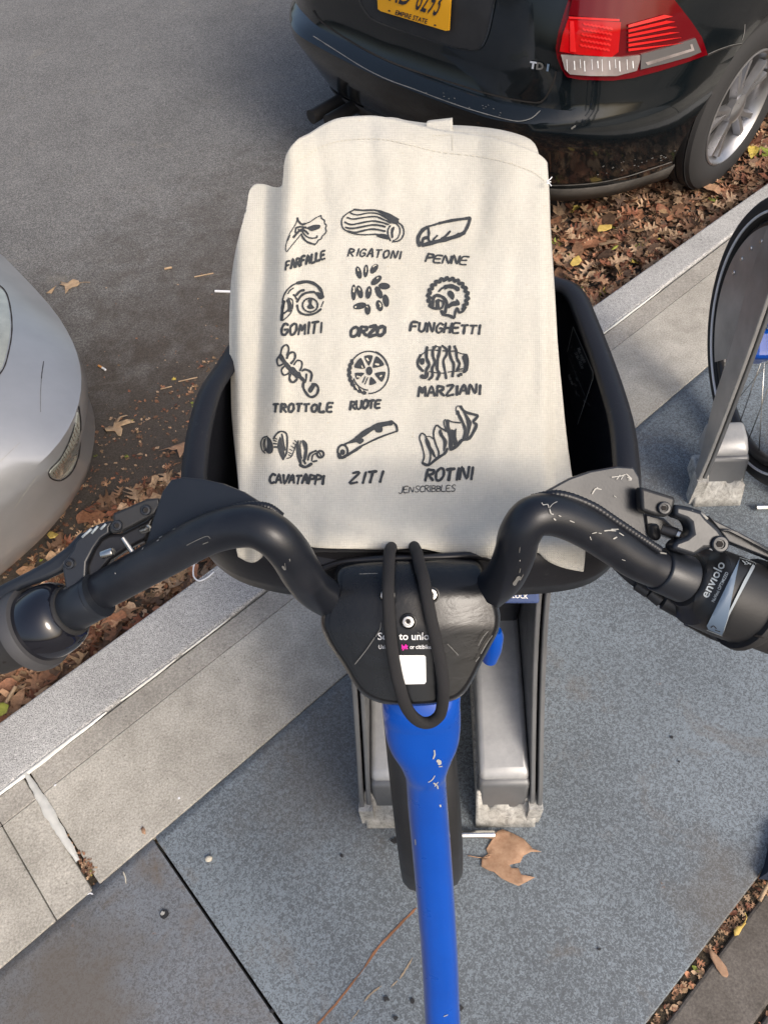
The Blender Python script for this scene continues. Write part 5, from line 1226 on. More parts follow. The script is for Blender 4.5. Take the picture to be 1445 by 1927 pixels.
# lower near lobes (outer wall bottom the photo shows below the bar)
lab = [(1067, 662), (1078, 615), (1116, 700), (1115, 710), (1088, 798), (1066, 745)]
lb_ = mk('weight_label', *fill(lab, bkb, .0035, 8), M['label_dark'], bsk); lb_['label'] = 'scuffed black sticker with small white print'
for pts in ([(1078, 615), (1115, 700), (1115, 712), (1086, 799)], [(1078, 615), (1067, 662)], [(1070, 673), (1100, 745)]):
    v, f = stroke2d(pts, 1.1, 1); mk('sticker_edge', *drape(v, f, bkb, .0045), M['chip_dim'] if pts[0][0] == 1070 else M['chip'], lb_, smooth=False)
for s_, x, y, sz in (('Max weight', 1085, 656, 9), ('23 lbs / 10.5 kg', 1080, 664, 7.6), ('Poids max', 1067, 706, 7)):
    mk('lettering', *text_on(s_, x, y, sz, bkb, 65, .15, .0046, .72), M['chip'], lb_, smooth=False)
rg = random.Random(4)
for i in range(18):
    x = rg.uniform(1072, 1108); y = 640 + (x - 1072) * 1.3 + rg.uniform(0, 90); v, f = stroke2d([(x, y), (x + rg.uniform(-3, 5), y + rg.uniform(-7, 8))], rg.uniform(.8, 2.6), 1); V_, F_ = drape(v, f, bkb, .0050)
    if F_ and y < 790: mk('scuff', V_, F_, M['chip_dim'], lb_, smooth=False)
# bracket bar between basket and head
mk('basket_bracket', *tube(cr(PX([(560, 1112, .70), (590, 1082, .69), (640, 1060, .685), (720, 1052, .682), (830, 1048, .682), (900, 1046, .685), (950, 1060, .69)]), 6), .0035, 10), M['frame_black'], bsk)
mk('basket_bracket', *prism(PX([(560, 1040, .695), (990, 1038, .695), (985, 1060, .69), (900, 1052, .69), (640, 1055, .69), (600, 1064, .69)]), FW * .01), M['frame_black'], bsk, smooth=False)

# ================================================================ SECOND BICYCLE
b2 = thing('bicycle', 'partly seen bike at the right edge with a white-striped tyre and blue fork', 'bicycle', Vector((1.03, 1.3, 0)))
W2 = Vector((1.01, 1.385, .385))
def rot2(v): return v
w2 = mk('front_wheel', *ring(W2, .335, .024, 96, 14), M['tyre'], b2)
for sg in (-1, 1):
    V, F = ring(W2 + Vector((sg * .0200, 0, 0)), .3215, .0036, 96, 6); mk('reflective_stripe', V, F, M['white_plastic'], w2)
mk('rim', *ring(W2, .296, .013, 96, 10, 1.2), M['frame_black'], w2)
V, F = cyl(W2 - ax * .05, W2 + ax * .05, .03); mk('hub', V, F, M['steel'], w2, auto=40)
for i in range(28):
    a = 2 * math.pi * i / 28; s_ = (-1) ** i
    v_, f_ = cyl(W2 + Vector((s_ * .035, .026 * math.cos(a + .9 * s_), .026 * math.sin(a + .9 * s_))), W2 + Vector((0, .29 * math.cos(a), .29 * math.sin(a))), .0014, 5); mk('spoke', v_, f_, M['steel_bright'], w2)
cvp = [W2 + Vector((-.026, .288 * math.cos(a), .288 * math.sin(a))) for a in [R_(-50 + 175 * i / 40) for i in range(41)]] + [W2 + Vector((-.026, .14 * math.cos(a), .14 * math.sin(a))) for a in [R_(125 - 175 * i / 20) for i in range(21)]]
V, F = prism(cvp, (.004, 0, 0)); wc_ = mk('wheel_cover', V, F, M['dock_light'], b2, smooth=False); fixn(wc_)
for a in (R_(8), R_(20), R_(32), R_(44)):
    c_ = W2 + Vector((-.027, .255 * math.cos(a), .255 * math.sin(a))); mk('rivet', *lathe(c_, (-1, 0, 0), [(0, .006), (.003, .005), (.0042, 0)], 12), M['steel'], wc_, auto=40)
for sg in (-1, 1):
    V, F = tube(cr([Vector((1.03 + sg * .05, 1.22, 1.0)), Vector((1.03 + sg * .068, 1.28, .78)), Vector((1.03 + sg * .066, 1.37, .52)), Vector((1.03 + sg * .06, 1.455, .40))], 5), .02, 14); mk('fork_leg', V, F, M['blue'], b2)
V, F = box(P(1425, 652, 1.78), RW * .03, UW * .035, FW * .04); o = mk('fork_shroud', V, F, M['blue'], b2, smooth=False); fixn(o); bevel(o, .015, 3)

# ================================================================ BAG
bag = thing('tote_bag', 'natural canvas tote bag printed with pasta drawings standing in the bike basket', 'tote bag', P(770, 1030, .77))
top = [(468, 371), (471, 358), (480, 348), (492, 347), (505, 349), (518, 353), (530, 352), (535, 338), (536, 312), (540, 292), (550, 274), (562, 262), (582, 252), (610, 235), (640, 223), (690, 219), (719, 221), (769, 231), (824, 245), (898, 255), (948, 266), (1000, 284), (1020, 297), (1028, 307)]
bot = [(452, 948), (470, 975), (520, 1005), (560, 1022), (600, 1031), (680, 1033), (740, 1034), (790, 1032), (850, 1043), (930, 1048), (975, 1046), (1000, 1040), (1014, 1040), (1024, 1050), (1040, 1060), (1065, 1070), (1096, 1076)]
lef = [(468, 371), (464, 395), (455, 430), (444, 480), (437, 530), (434, 580), (433, 640), (435, 700), (437, 770), (441, 820), (446, 870), (450, 915), (452, 948)]
rig = [(1028, 307), (1030, 340), (1032, 370), (1034, 430), (1040, 520), (1048, 640), (1057, 740), (1066, 830), (1078, 910), (1090, 960), (1099, 1010), (1099, 1050), (1096, 1076)]
def resamp(pts, n, sm=5):
    q = cr([Vector((a, b_, 0)) for a, b_ in pts], sm); L = [0]
    for i in range(1, len(q)): L.append(L[-1] + (q[i] - q[i - 1]).length)
    out = []; k_ = 0
    for i in range(n + 1):
        d_ = L[-1] * i / n
        while k_ < len(L) - 2 and L[k_ + 1] < d_: k_ += 1
        f = (d_ - L[k_]) / max(1e-9, L[k_ + 1] - L[k_]); p = q[k_].lerp(q[k_ + 1], min(1, f)); out.append((p.x, p.y))
    return out
def sstep(a, b_, x): t = max(0, min(1, (x - a) / (b_ - a))); return t * t * (3 - 2 * t)
def foldx(y): return 533 - .030 * max(0, y - 350) - .00003 * max(0, y - 350) ** 2
def bagD(x, y):
    d_ = .775 + (1040 - y) * .000062
    fx = foldx(y); k_ = 1 - sstep(700, 960, y) * .75
    d_ += .016 * k_ * (1 - sstep(fx - 34, fx + 3, x))                      # left part is folded back
    d_ -= .007 * k_ * math.exp(-((x - fx - 14) / 16) ** 2)
    d_ -= .094 * sstep(850, 1030, y)                                       # drapes over the near rim
    d_ += .010 * sstep(1015, 1070, y) ** 2
    d_ += .004 * math.sin(x * .045 + 1) * sstep(930, 1030, y)
    d_ += .016 * sstep(1010, 1045, x) ** 2 * (1 - sstep(900, 1020, y)) + .02 * (1 - sstep(432, 462, x)) ** 2
    d_ += .0045 * math.sin(x * .0165 + y * .002) * (.35 + .65 * sstep(600, 250, y)) + .003 * math.sin(x * .031 - y * .004 + 1.3) * sstep(520, 230, y)
    d_ += .0035 * math.sin(x * .012 + y * .0085) * sstep(750, 1000, y)
    for cx_, cy_, an_, ln_, wd_, am_ in ((600, 300, 1.45, 140, 16, .0030), (700, 300, 1.5, 120, 20, .0025), (905, 330, 1.62, 150, 22, .0030), (985, 420, 1.7, 170, 18, .0026), (1010, 760, 1.5, 160, 20, .0028), (480, 760, 1.62, 190, 14, .0030), (640, 985, .25, 130, 14, .0026), (900, 985, -.2, 120, 13, .0026), (560, 960, .8, 70, 10, .0022), (1000, 960, -.9, 80, 11, .0024)):
        ux_, uy_ = (x - cx_) * math.cos(an_) + (y - cy_) * math.sin(an_), -(x - cx_) * math.sin(an_) + (y - cy_) * math.cos(an_)
        d_ += am_ * math.exp(-(ux_ / ln_) ** 2 - (uy_ / wd_) ** 2)
    d_ += .0020 * (noise.noise(Vector((x * .012, y * .006, 0))))+ .0012 * noise.noise(Vector((x * .035, y * .012, 3)))
    d_ += .012 * sstep(300, 215, y) ** 2
    return d_
def coons(T, B, Lf, Rt, nu, nv):
    out = []
    for j in range(nv + 1):
        v = j / nv; row = []
        for i in range(nu + 1):
            u = i / nu
            x = [(1 - v) * T[i][c_] + v * B[i][c_] + (1 - u) * Lf[j][c_] + u * Rt[j][c_] - ((1 - u) * (1 - v) * T[0][c_] + u * (1 - v) * T[nu][c_] + (1 - u) * v * B[0][c_] + u * v * B[nu][c_]) for c_ in (0, 1)]
            row.append(x)
        out.append(row)
    return out
NU, NV = 150, 170
gridp = coons(resamp(top, NU), resamp(bot, NU), resamp(lef, NV), resamp(rig, NV), NU, NV)
def cloth(name, grid, Df, mat, parent, back=None, thick=.0012):
    nv = len(grid) - 1; nu = len(grid[0]) - 1; V, F = [], []
    for row in grid:
        for x, y in row: V.append(P(x, y, Df(x, y)))
    for j in range(nv):
        for i in range(nu): q = j * (nu + 1) + i; F.append((q, q + 1, q + nu + 2, q + nu + 1))
    o = mk(name, V, F, mat, parent); uvl = o.data.uv_layers.new(name='UVMap'); fl = [c_ for row in grid for c_ in row]
    for l in o.data.loops: c_ = fl[l.vertex_index]; uvl.data[l.index].uv = (c_[0] / 1000, c_[1] / 1000)
    md = o.modifiers.new('s', 'SOLIDIFY'); md.thickness = thick; md.offset = -1
    return o
# the bag's back half swells away so that it has volume
bback = []
for row in gridp:
    bback.append([(771 + (x - 771) * .975, 640 + (y - 640) * .972) for x, y in row])
def backD(x, y): 
    u = max(0, 1 - ((x - 771) / 330) ** 2); v = max(0, 1 - ((y - 650) / 430) ** 2); return bagD(x, y) + .012 + .055 * (u * v) ** .5
front = cloth('front_panel', gridp, bagD, M['canvas'], bag); fb = bvh_of(front)
cloth('rear_panel', bback[::2], backD, M['canvas'], bag)
# second layer of the mouth showing at the upper right, with its tag
T2 = [(600, 262), (660, 232), (730, 222), (769, 229), (828, 236), (888, 239), (943, 246), (988, 259), (1006, 273), (1013, 292), (1020, 330)]
B2 = [(600, 420), (700, 420), (800, 420), (900, 420), (1020, 430)]
g2_ = coons(resamp(T2, 40), resamp(B2, 40), resamp([T2[0], B2[0]], 12, 1), resamp([T2[-1], B2[-1]], 12, 1), 40, 12)
cloth('mouth_layer', g2_, lambda x, y: bagD(x, y) + .016 + .010 * math.sin((x - 600) / 140), M['canvas'], bag)
g3 = coons(resamp([(801, 234), (804, 229), (826, 226), (851, 223)], 8), resamp([(800, 262), (852, 262)], 8), resamp([(801, 234), (800, 262)], 6, 1), resamp([(851, 223), (852, 262)], 6, 1), 8, 6)
cloth('fabric_tag', g3, lambda x, y: bagD(x, y) + .010, M['canvas'], bag)
# corner of the bag bottom showing under the left bar
g4 = coons(resamp([(444, 1000), (470, 1000), (496, 1004)], 10), resamp([(448, 1048), (466, 1056), (480, 1058), (492, 1048)], 10), resamp([(444, 1000), (443, 1025), (448, 1048)], 8, 2), resamp([(496, 1004), (497, 1030), (492, 1048)], 8, 2), 10, 8)
cloth('bottom_corner', g4, lambda x, y: .684 + .004 * math.sin(x * .14) + .0001 * (y - 1000), M['canvas'], bag)
# stitching of the hem
ms = []
hem = [(548, 318), (580, 290), (620, 270), (665, 262), (720, 262), (770, 272), (824, 285), (898, 294), (948, 304), (1000, 322), (1024, 340)]
hp = cr([Vector((a, b_, 0)) for a, b_ in hem], 12)
for i in range(0, len(hp) - 1, 2):
    v, f = stroke2d([(hp[i].x, hp[i].y), (hp[i + 1].x, hp[i + 1].y)], 1.5, 1); ms.append(drape(v, f, fb, .0006))
for pts in ([(815, 255), (850, 253), (852, 285)],):
    for a, b_ in zip(pts, pts[1:]):
        for i in range(6): v, f = stroke2d([(a[0] + (b_[0] - a[0]) * i / 6, a[1] + (b_[1] - a[1]) * i / 6), (a[0] + (b_[0] - a[0]) * (i + .55) / 6, a[1] + (b_[1] - a[1]) * (i + .55) / 6)], 1.4, 1); ms.append(drape(v, f, fb, .0006))
st_ = mk('stitching', *join(*ms), M['thread'], bag)
for pts in ([(1028, 341), (1034, 338), (1038, 333)], [(1028, 346), (1033, 345), (1037, 350)], [(1028, 343), (1036, 342)]):
    mk('loose_thread', *tube(cr([P(x, y, .805) for x, y in pts], 3), .0006, 5), M['white_plastic'], bag)
# ---- prints on the bag: drawn strokes laid on the cloth
def XF(s, ox, oy): return lambda x, y: (ox + x / s, oy + y / s)
Z1, Z2, Z3, Z4 = XF(4.817, 480, 380), XF(7.225, 740, 380), XF(5.161, 480, 630), XF(6.425, 740, 640)
def ell(cx_, cy_, rx, ry, an=0, n=14, a0=0, a1=360):
    ca, sa = math.cos(R_(an)), math.sin(R_(an)); out = []
    for i in range(n + (0 if a1 - a0 >= 360 else 1)):
        t = R_(a0 + (a1 - a0) * i / n); x, y = rx * math.cos(t), ry * math.sin(t); out.append((cx_ + x * ca - y * sa, cy_ + x * sa + y * ca))
    return out
def ring_(cx_, cy_, rx, ry, an=0, n=20): e = ell(cx_, cy_, rx, ry, an, n); return e + [e[0], e[1]]
def scal(cx_, cy_, rx, ry, amp, k_, a0, a1, n=90):
    return [(cx_ + (rx + amp * math.sin(k_ * i / n * 6.283 * (a1 - a0) / 360)) * math.cos(R_(a0 + (a1 - a0) * i / n)), cy_ + (ry + amp * math.sin(k_ * i / n * 6.283 * (a1 - a0) / 360)) * math.sin(R_(a0 + (a1 - a0) * i / n))) for i in range(n + 1)]
def draw(label, zf, s, lst):
    L = [(w, pts) if w == 'F' else (w / s * 1.18 + .5, pts) for w, pts in lst]
    V, F = strokes(L, fb, .0007, zf, 1.0, 3)
    o = mk('pasta_drawing', V, F, M['ink'], front, smooth=False); o['label'] = label; return o
draw('farfalle bow-tie drawing', Z1, 4.817, [
 (5, [(385, 140), (375, 190), (345, 240), (310, 300), (290, 360), (278, 410), (288, 450), (330, 400), (380, 340), (420, 290)]),
 (13, [(385, 145), (400, 180), (430, 203), (460, 195)]), (6, [(460, 195), (500, 180), (550, 145), (600, 122)]),
 (7, [(600, 122), (606, 150), (630, 165), (632, 195), (648, 210), (640, 240), (648, 265), (632, 290), (610, 310), (600, 335), (575, 345), (565, 365), (545, 385)]),
 (13, [(420, 290), (440, 330), (480, 365), (545, 385)]), (9, [(430, 270), (465, 310), (510, 328), (560, 322), (562, 305)]),
 ('F', [(465, 235), (510, 215), (550, 205), (590, 210), (590, 235), (550, 255), (510, 262), (480, 245)]),
 (12, [(370, 235), (410, 225), (465, 232)]), (16, [(350, 320), (375, 290), (400, 265), (440, 245)]), (10, [(372, 235), (366, 275)]), (4, [(320, 300), (300, 350)]), (12, [(395, 250), (420, 262), (450, 258), (485, 290)])])
draw('rigatoni tube drawing', Z1, 4.817, [
 (8, [(905, 70), (850, 95), (800, 135), (785, 180), (795, 230), (830, 262), (910, 290), (1000, 297), (1080, 292), (1150, 300), (1215, 320)]),
 (13, [(895, 68), (980, 76), (1080, 74), (1160, 92), (1230, 120), (1300, 160)]), (9, [(865, 100), (930, 118), (1020, 100), (1110, 105), (1180, 140), (1240, 175)]),
 (10, [(835, 140), (890, 155), (990, 140), (1090, 132), (1150, 152), (1230, 190)]), (11, [(815, 182), (870, 205), (960, 190), (1060, 172), (1150, 185), (1210, 205)]),
 (12, [(820, 230), (880, 240), (970, 225), (1060, 208), (1130, 212), (1180, 225)]), (12, [(830, 262), (910, 276), (1000, 255), (1080, 246), (1180, 265)]),
 ('F', [(1110, 85), (1200, 110), (1300, 165), (1280, 200), (1220, 180), (1160, 120)]),
 (9, [(1290, 185), (1330, 210), (1350, 270), (1330, 330), (1290, 356), (1245, 360)]), (7, [(1280, 195), (1310, 230), (1312, 285), (1290, 330), (1250, 352)]), (10, [(1225, 215), (1203, 260), (1210, 310), (1228, 352)]),
 ('F', [(1232, 250), (1258, 222), (1264, 240), (1252, 275), (1254, 318), (1236, 325)]), ('F', [(1100, 310), (1140, 287), (1200, 300), (1215, 338), (1180, 335)])])
draw('penne tube drawing', Z2, 7.225, [
 (20, [(470, 335), (550, 312), (620, 290)]), (30, [(620, 290), (800, 250), (1000, 222), (1040, 212)]), (34, [(1040, 215), (1030, 280), (985, 380), (960, 415)]), (44, [(965, 420), (850, 468), (700, 512), (550, 548), (400, 588)]),
 (40, [(460, 345), (400, 382), (348, 460), (338, 530), (360, 595)]), (22, [(475, 345), (485, 420), (478, 500), (500, 540)]), (18, [(540, 515), (575, 480), (600, 455)]), (24, [(650, 505), (720, 455), (772, 398)]), (20, [(840, 470), (890, 425)]), (34, [(470, 480), (410, 500), (390, 560)])])
draw('curved gomiti elbow drawing', Z1, 4.817, [
 (10, [(250, 920), (258, 860), (290, 800), (340, 755), (380, 737)]), (22, [(380, 737), (470, 722), (550, 748), (598, 800), (610, 850)]), (8, [(300, 832), (320, 800), (350, 780)]),
 (16, [(382, 905), (420, 850), (470, 822), (540, 815)]), (11, ring_(500, 935, 68, 62)), (15, [(382, 935), (400, 995), (460, 1022), (540, 1012), (600, 970)]), (7, [(600, 950), (622, 900)]),
 ('F', [(480, 890), (520, 882), (515, 925), (540, 960), (495, 972), (472, 950), (490, 925)]), (22, [(265, 900), (250, 960), (246, 1020), (240, 1070)]), (30, [(300, 890), (318, 940), (310, 985)]), (7, [(300, 870), (338, 885), (345, 940), (328, 1000), (290, 1045), (250, 1075)]), (12, [(262, 1010), (290, 990), (308, 970)]),
 (12, [(378, 880), (362, 850), (350, 840)]), (17, [(375, 845), (410, 808), (446, 800)]), ('F', [(530, 818), (590, 822), (630, 855), (610, 880), (580, 880), (560, 850)])])
gr_l = [(940, 640, 26, 58, -15), (1005, 625, 22, 58, 5), (1080, 605, 28, 50, 35), (1100, 710, 30, 58, 50), (1172, 762, 52, 30, 5), (895, 820, 22, 72, 0), (950, 815, 27, 60, -15), (1030, 820, 27, 58, 8), (1122, 820, 28, 60, -25), (1186, 895, 28, 58, -10), (1128, 940, 30, 52, -15), (950, 942, 60, 30, -12), (1022, 975, 27, 47, 0)]
draw('orzo grains drawing', Z1, 4.817, [('F', ell(*g_)) for g_ in gr_l])
o = mk('print_highlight', *strokes([(w_ / 4.817, p_) for w_, p_ in [(9, [(930, 605), (938, 625)]), (9, [(1003, 590), (1005, 615), (1002, 635)]), (9, [(1070, 590), (1085, 575), (1098, 572)]), (9, [(1104, 695), (1116, 685)]), (14, [(895, 775), (897, 800), (893, 815)]), (11, [(940, 780), (950, 800)]), (9, [(1034, 790), (1034, 810)]), (12, [(1126, 915), (1138, 935), (1135, 950)]), (14, [(908, 955), (915, 950)]), (8, [(1010, 945), (1020, 955)])]], fb, .0013, Z1, 1.0, 2), M['thread'], front, smooth=False)
draw('scalloped funghetti drawing', Z2, 7.225, [(34, scal(745, 1290, 262, 245, 18, 22, -212, 42)),
 (20, [(620, 1215), (660, 1175), (700, 1155)]), (46, [(700, 1160), (760, 1145), (830, 1155), (885, 1192)]), ('F', [(735, 1240), (760, 1205), (800, 1215), (832, 1270), (812, 1332), (762, 1290)]), ('F', [(745, 1400), (800, 1352), (850, 1345), (860, 1318), (900, 1360), (895, 1405), (800, 1420), (755, 1450)]),
 (34, [(532, 1440), (538, 1360), (555, 1290), (600, 1270), (680, 1300), (728, 1375), (715, 1450), (700, 1505)]), (44, [(600, 1340), (605, 1440)]), (22, [(610, 1330), (680, 1362), (668, 1430), (640, 1450)]), (28, [(530, 1440), (590, 1450), (640, 1450)]),
 (30, [(655, 1480), (680, 1528), (760, 1545), (825, 1578)]), (26, [(830, 1570), (845, 1500), (866, 1442), (885, 1480), (905, 1505), (950, 1480), (985, 1430)])])
draw('twisted trottole drawing', Z3, 5.161, [
 (13, [(250, 200), (265, 125), (308, 97), (330, 140), (310, 200)]), (16, [(310, 230), (335, 180), (380, 172), (390, 225), (350, 280)]), (12, [(380, 290), (410, 250), (450, 258), (457, 300), (437, 350)]), (17, [(460, 350), (490, 337), (540, 360), (552, 395), (540, 450)]),
 (13, [(250, 190), (215, 240), (228, 300), (275, 282)]), (13, [(292, 300), (258, 340), (280, 392), (330, 372)]), (18, [(342, 385), (338, 435), (370, 462), (410, 430)]), (34, [(245, 200), (290, 270), (340, 330)]), (52, [(350, 335), (400, 380), (430, 400)]), (26, [(430, 400), (470, 440), (485, 460)]), (14, [(500, 380), (495, 440), (475, 470)]),
 (19, [(480, 440), (467, 500), (500, 570), (545, 605), (598, 580), (615, 520), (588, 482), (555, 480)]), ('F', [(515, 530), (550, 482), (585, 495), (575, 520), (550, 560), (525, 560)])])
wl = []
def wedge(an, r0, r1, ha, c=(1108, 355)):
    return [(c[0] + r * math.cos(R_(an + d)), c[1] + r * 1.05 * math.sin(R_(an + d))) for r, d in ((r0, -ha * .5), (r1 * .96, -ha), (r1, -ha * .3), (r1, ha * .4), (r1 * .95, ha), (r0, ha * .5))]
wdl = [wedge(-92, 62, 150, 17), wedge(-43, 62, 158, 22), wedge(20, 70, 160, 19), wedge(72, 62, 128, 17), wedge(160, 58, 140, 14), wedge(216, 58, 150, 22)]
draw('wheel shaped ruote drawing', Z3, 5.161, [(9, ell(1105, 365, 195, 205, 0, 40, -100, 90)), (13, ell(1108, 362, 188, 208, 0, 20, -70, -20)), (26, scal(1105, 365, 190, 200, 6, 26, 100, 215, 60)), (9, ell(1105, 365, 190, 205, 0, 20, 215, 265)), (8, ell(1110, 370, 160, 168, 0, 20, 95, 160)), ('F', ell(1110, 350, 31, 42))] + [('F', w_) for w_ in wdl] + [(7, [(1068, 480), (1095, 415)]), (7, [(1045, 465), (1072, 405)])])
o = mk('print_highlight', *strokes([(w_ / 5.161, p_) for w_, p_ in [(16, [(1085, 230), (1100, 250)]), (18, [(1170, 285), (1200, 290)]), (14, [(1215, 405), (1228, 395)]), (10, [(1035, 300), (1045, 320)]), (14, [(990, 405), (1020, 410)]), (12, [(975, 490), (1000, 530)]), (12, [(1035, 530), (1045, 545)])]], fb, .0013, Z3, 1.0, 2), M['thread'], front, smooth=False)
draw('segmented marziani drawing', Z4, 6.425, [
 (27, [(410, 85), (402, 130), (405, 220), (435, 300), (400, 360), (400, 440)]), (25, [(515, 72), (480, 120), (482, 200), (505, 270), (470, 340), (475, 430), (430, 478)]), (27, [(565, 85), (560, 140), (540, 220), (530, 340), (556, 410), (530, 475)]),
 (8, [(470, 82), (520, 75), (570, 85)]), (22, [(590, 68), (642, 112), (642, 180), (606, 250), (625, 370), (640, 465)]), (25, [(682, 72), (680, 150), (702, 230), (732, 300), (715, 440)]), (24, [(740, 72), (762, 130), (770, 220), (802, 290), (770, 365)]),
 (25, [(332, 180), (300, 250), (302, 310), (360, 375)]), ('F', [(320, 230), (375, 222), (372, 288), (330, 292)]), (40, [(340, 435), (385, 450), (412, 400)]), (9, [(330, 185), (380, 150), (430, 120), (560, 125)]), (12, [(600, 128), (680, 134), (760, 130)]), (9, [(770, 145), (830, 165), (890, 172)]),
 ('F', [(830, 200), (890, 172), (915, 250), (898, 370), (840, 398), (858, 300)]), (9, [(430, 380), (520, 395), (620, 400)]), (9, [(660, 388), (740, 378), (850, 372)]), (30, [(785, 432), (822, 410)]), (12, [(790, 355), (840, 345)])])
draw('ridged cavatappi drawing', Z3, 5.161, [
 (9, [(120, 985), (80, 1000), (58, 1050), (70, 1120), (100, 1150)]), ('F', [(115, 990), (150, 1010), (175, 1070), (175, 1130), (150, 1155), (110, 1140), (120, 1060)]), (7, [(90, 1015), (82, 1070), (95, 1130)]), (7, [(103, 1000), (97, 1060), (108, 1130)]),
 (13, [(180, 1010), (215, 957), (262, 938), (308, 965), (314, 1060), (306, 1150), (272, 1212)]), ('F', [(218, 1080), (238, 1000), (252, 1000), (272, 1080), (290, 1150), (272, 1215), (240, 1160)]), (14, [(262, 965), (275, 1040), (292, 1120)]), (9, [(180, 1025), (210, 1035)]), (7, [(190, 1000), (215, 1015)]), (9, [(180, 1055), (212, 1060)]), (12, [(185, 1090), (215, 1090)]),
 (7, [(310, 1200), (345, 1190), (375, 1140), (400, 1060)]), (6, [(325, 1140), (352, 1155)]), (6, [(335, 1110), (362, 1125)]), (6, [(352, 1080), (380, 1100)]), (6, [(370, 1050), (395, 1070)]), (6, [(385, 1025), (405, 1045)]), (6, [(325, 1165), (345, 1175)]),
 ('F', [(402, 1060), (425, 1020), (430, 1100), (450, 1200), (455, 1270), (420, 1225), (402, 1140)]), ('F', [(455, 1035), (478, 1025), (508, 1060), (512, 1130), (495, 1215), (470, 1200), (480, 1120)]), (8, [(445, 1030), (440, 1100), (455, 1200)]), (22, [(435, 1262), (490, 1285), (550, 1252)]), (18, [(470, 1215), (490, 1250)]),
 (15, [(515, 1215), (535, 1155), (595, 1126)]), (13, [(560, 1232), (602, 1224)]), (17, ring_(635, 1160, 32, 32)), (10, [(598, 1150), (562, 1170), (552, 1222)]), (9, [(625, 1145), (640, 1175)])])
draw('smooth ziti tube drawing', Z3, 5.161, [
 (14, [(860, 1070), (920, 1040), (980, 1005)]), (40, [(985, 1010), (1100, 930), (1200, 880), (1325, 855)]), (17, [(1325, 840), (1370, 880), (1382, 928)]), (13, [(1382, 935), (1200, 1000), (1030, 1082)]), (22, [(1030, 1085), (960, 1130), (900, 1165), (840, 1195)]),
 (16, ring_(852, 1132, 48, 62)), ('F', ell(850, 1140, 25, 28)), ('F', [(985, 1000), (1040, 1005), (1058, 1030), (1020, 1062), (985, 1045), (900, 1058), (960, 1010)]), ('F', [(1160, 890), (1232, 890), (1232, 945), (1175, 945)]), (30, [(815, 1160), (825, 1195)])])
draw('spiral rotini drawing', Z4, 6.425, [
 (12, [(350, 1480), (376, 1400), (342, 1260), (318, 1180), (345, 1126), (392, 1160), (400, 1240), (440, 1330), (452, 1420), (428, 1500)]), (26, [(355, 1485), (425, 1510), (540, 1422), (620, 1372), (655, 1312)]),
 ('F', [(395, 1170), (440, 1230), (455, 1285), (490, 1340), (515, 1420), (480, 1400), (450, 1350), (415, 1290)]), (8, [(400, 1165), (450, 1168), (486, 1198)]), (14, [(545, 1410), (550, 1350), (512, 1250), (486, 1130), (520, 1030), (570, 1060), (640, 1102)]),
 ('F', [(550, 1110), (575, 1075), (600, 1140), (650, 1220), (640, 1290), (605, 1345), (605, 1220), (565, 1160)]), (9, [(640, 1102), (620, 1035), (612, 980), (632, 960)]), (13, [(650, 965), (720, 990), (812, 1000)]), (34, [(655, 975), (662, 1060), (692, 1180), (695, 1310)]),
 ('F', [(695, 1080), (735, 1090), (762, 1068), (762, 1170), (778, 1240), (735, 1280), (712, 1180)]), (30, [(690, 1325), (770, 1280), (830, 1210), (920, 1185), (990, 1070), (1005, 1020)]), (26, [(1005, 1020), (968, 985), (1015, 930), (1000, 905), (870, 870), (812, 800)]),
 (28, [(775, 860), (800, 920), (845, 1010), (870, 1090), (855, 1190)]), (8, [(770, 900), (758, 830), (775, 798), (815, 800)]), ('F', [(820, 820), (880, 890), (930, 960), (945, 1020), (905, 1170), (880, 1180), (895, 1060), (870, 930)])])
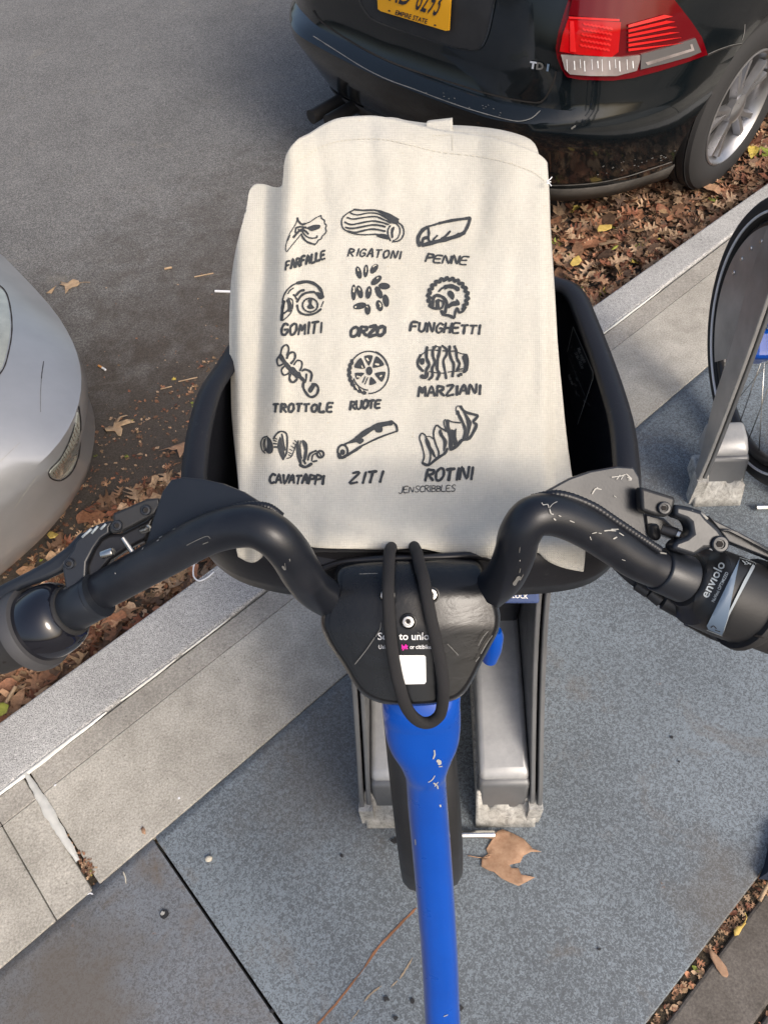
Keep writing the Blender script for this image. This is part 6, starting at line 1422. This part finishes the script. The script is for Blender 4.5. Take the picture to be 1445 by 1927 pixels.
words = [('FARFALLE', 538, 508, 614, 486, 15, 3.6, .30, .78), ('RIGATONI', 655, 481, 757, 487, 14.5, 2.7, .18, .66), ('PENNE', 800, 492, 881, 499, 14.5, 3.0, .22, .80), ('GOMITI', 529, 631, 609, 626, 20, 3.6, .16, .74),
 ('ORZO', 659, 633, 726, 630, 18.5, 5.2, .18, .86), ('FUNGHETTI', 772, 623, 906, 629, 17, 3.7, .10, .76), ('TROTTOLE', 514, 775, 630, 774, 15, 3.9, .06, .70), ('RUOTE', 659, 771, 718, 767, 15, 3.8, .12, .80),
 ('MARZIANI', 787, 746, 908, 741, 18, 4.0, .10, .76), ('CAVATAPPI', 507, 909, 611, 911, 17, 3.9, .10, .80), ('ZITI', 658, 909, 722, 908, 20, 4.0, .28, .66), ('ROTINI', 800, 905, 892, 901, 22, 4.6, .20, .80)]
for i, (s_, x0, y0, x1, y1, h, w, sl_, ff) in enumerate(words):
    o = mk('lettering', *strokes(word(s_, x0, y0, x1, y1, h, w * 1.22, sl_, i + 3, ff, 4), fb, .0007, sm=4), M['ink'], front, smooth=False)
for i, (s_, x0, y0, x1, y1) in enumerate([('JEN', 750, 927, 779, 927), ('SCRIBBLES', 781, 926, 858, 924)]):
    mk('signature', *strokes(word(s_, x0, y0, x1, y1, 11.5, 1.5, .06, i + 33, .84, 4), fb, .0007, sm=4), M['ink'], front, smooth=False)

# ================================================================ BUNGEE CORD
bg_ = thing('bungee_cord', 'black woven elastic cord looped over the head cover to hold the tote bag', 'elastic cord', P(800, 1300, .63))
def onhead(x, y, up=.0075):
    h = hit(hb, x, y, up); return h if h is not None else P(x, y, .66)
pts = [P(752, 1062, .735), P(743, 1042, .715), P(738, 1030, .690), P(733, 1040, .660)]
pts += [onhead(731, 1072), onhead(730, 1110), onhead(732, 1160), onhead(736, 1210), onhead(743, 1255), onhead(751, 1290, .009)]
pts += [P(762, 1325, .648), P(774, 1345, .658), P(790, 1358, .665), P(806, 1360, .668), P(820, 1353, .666), P(830, 1338, .660)]
pts += [onhead(834, 1300, .009), onhead(830, 1255), onhead(822, 1215), onhead(812, 1170), onhead(804, 1130), onhead(797, 1090), onhead(790, 1066)]
pts += [P(784, 1040, .662), P(778, 1026, .690), P(788, 1038, .715), P(800, 1060, .735)]
V, F = tube(cr(pts, 7), .0052, 16); mk('cord', V, F, M['bungee'], bg_)
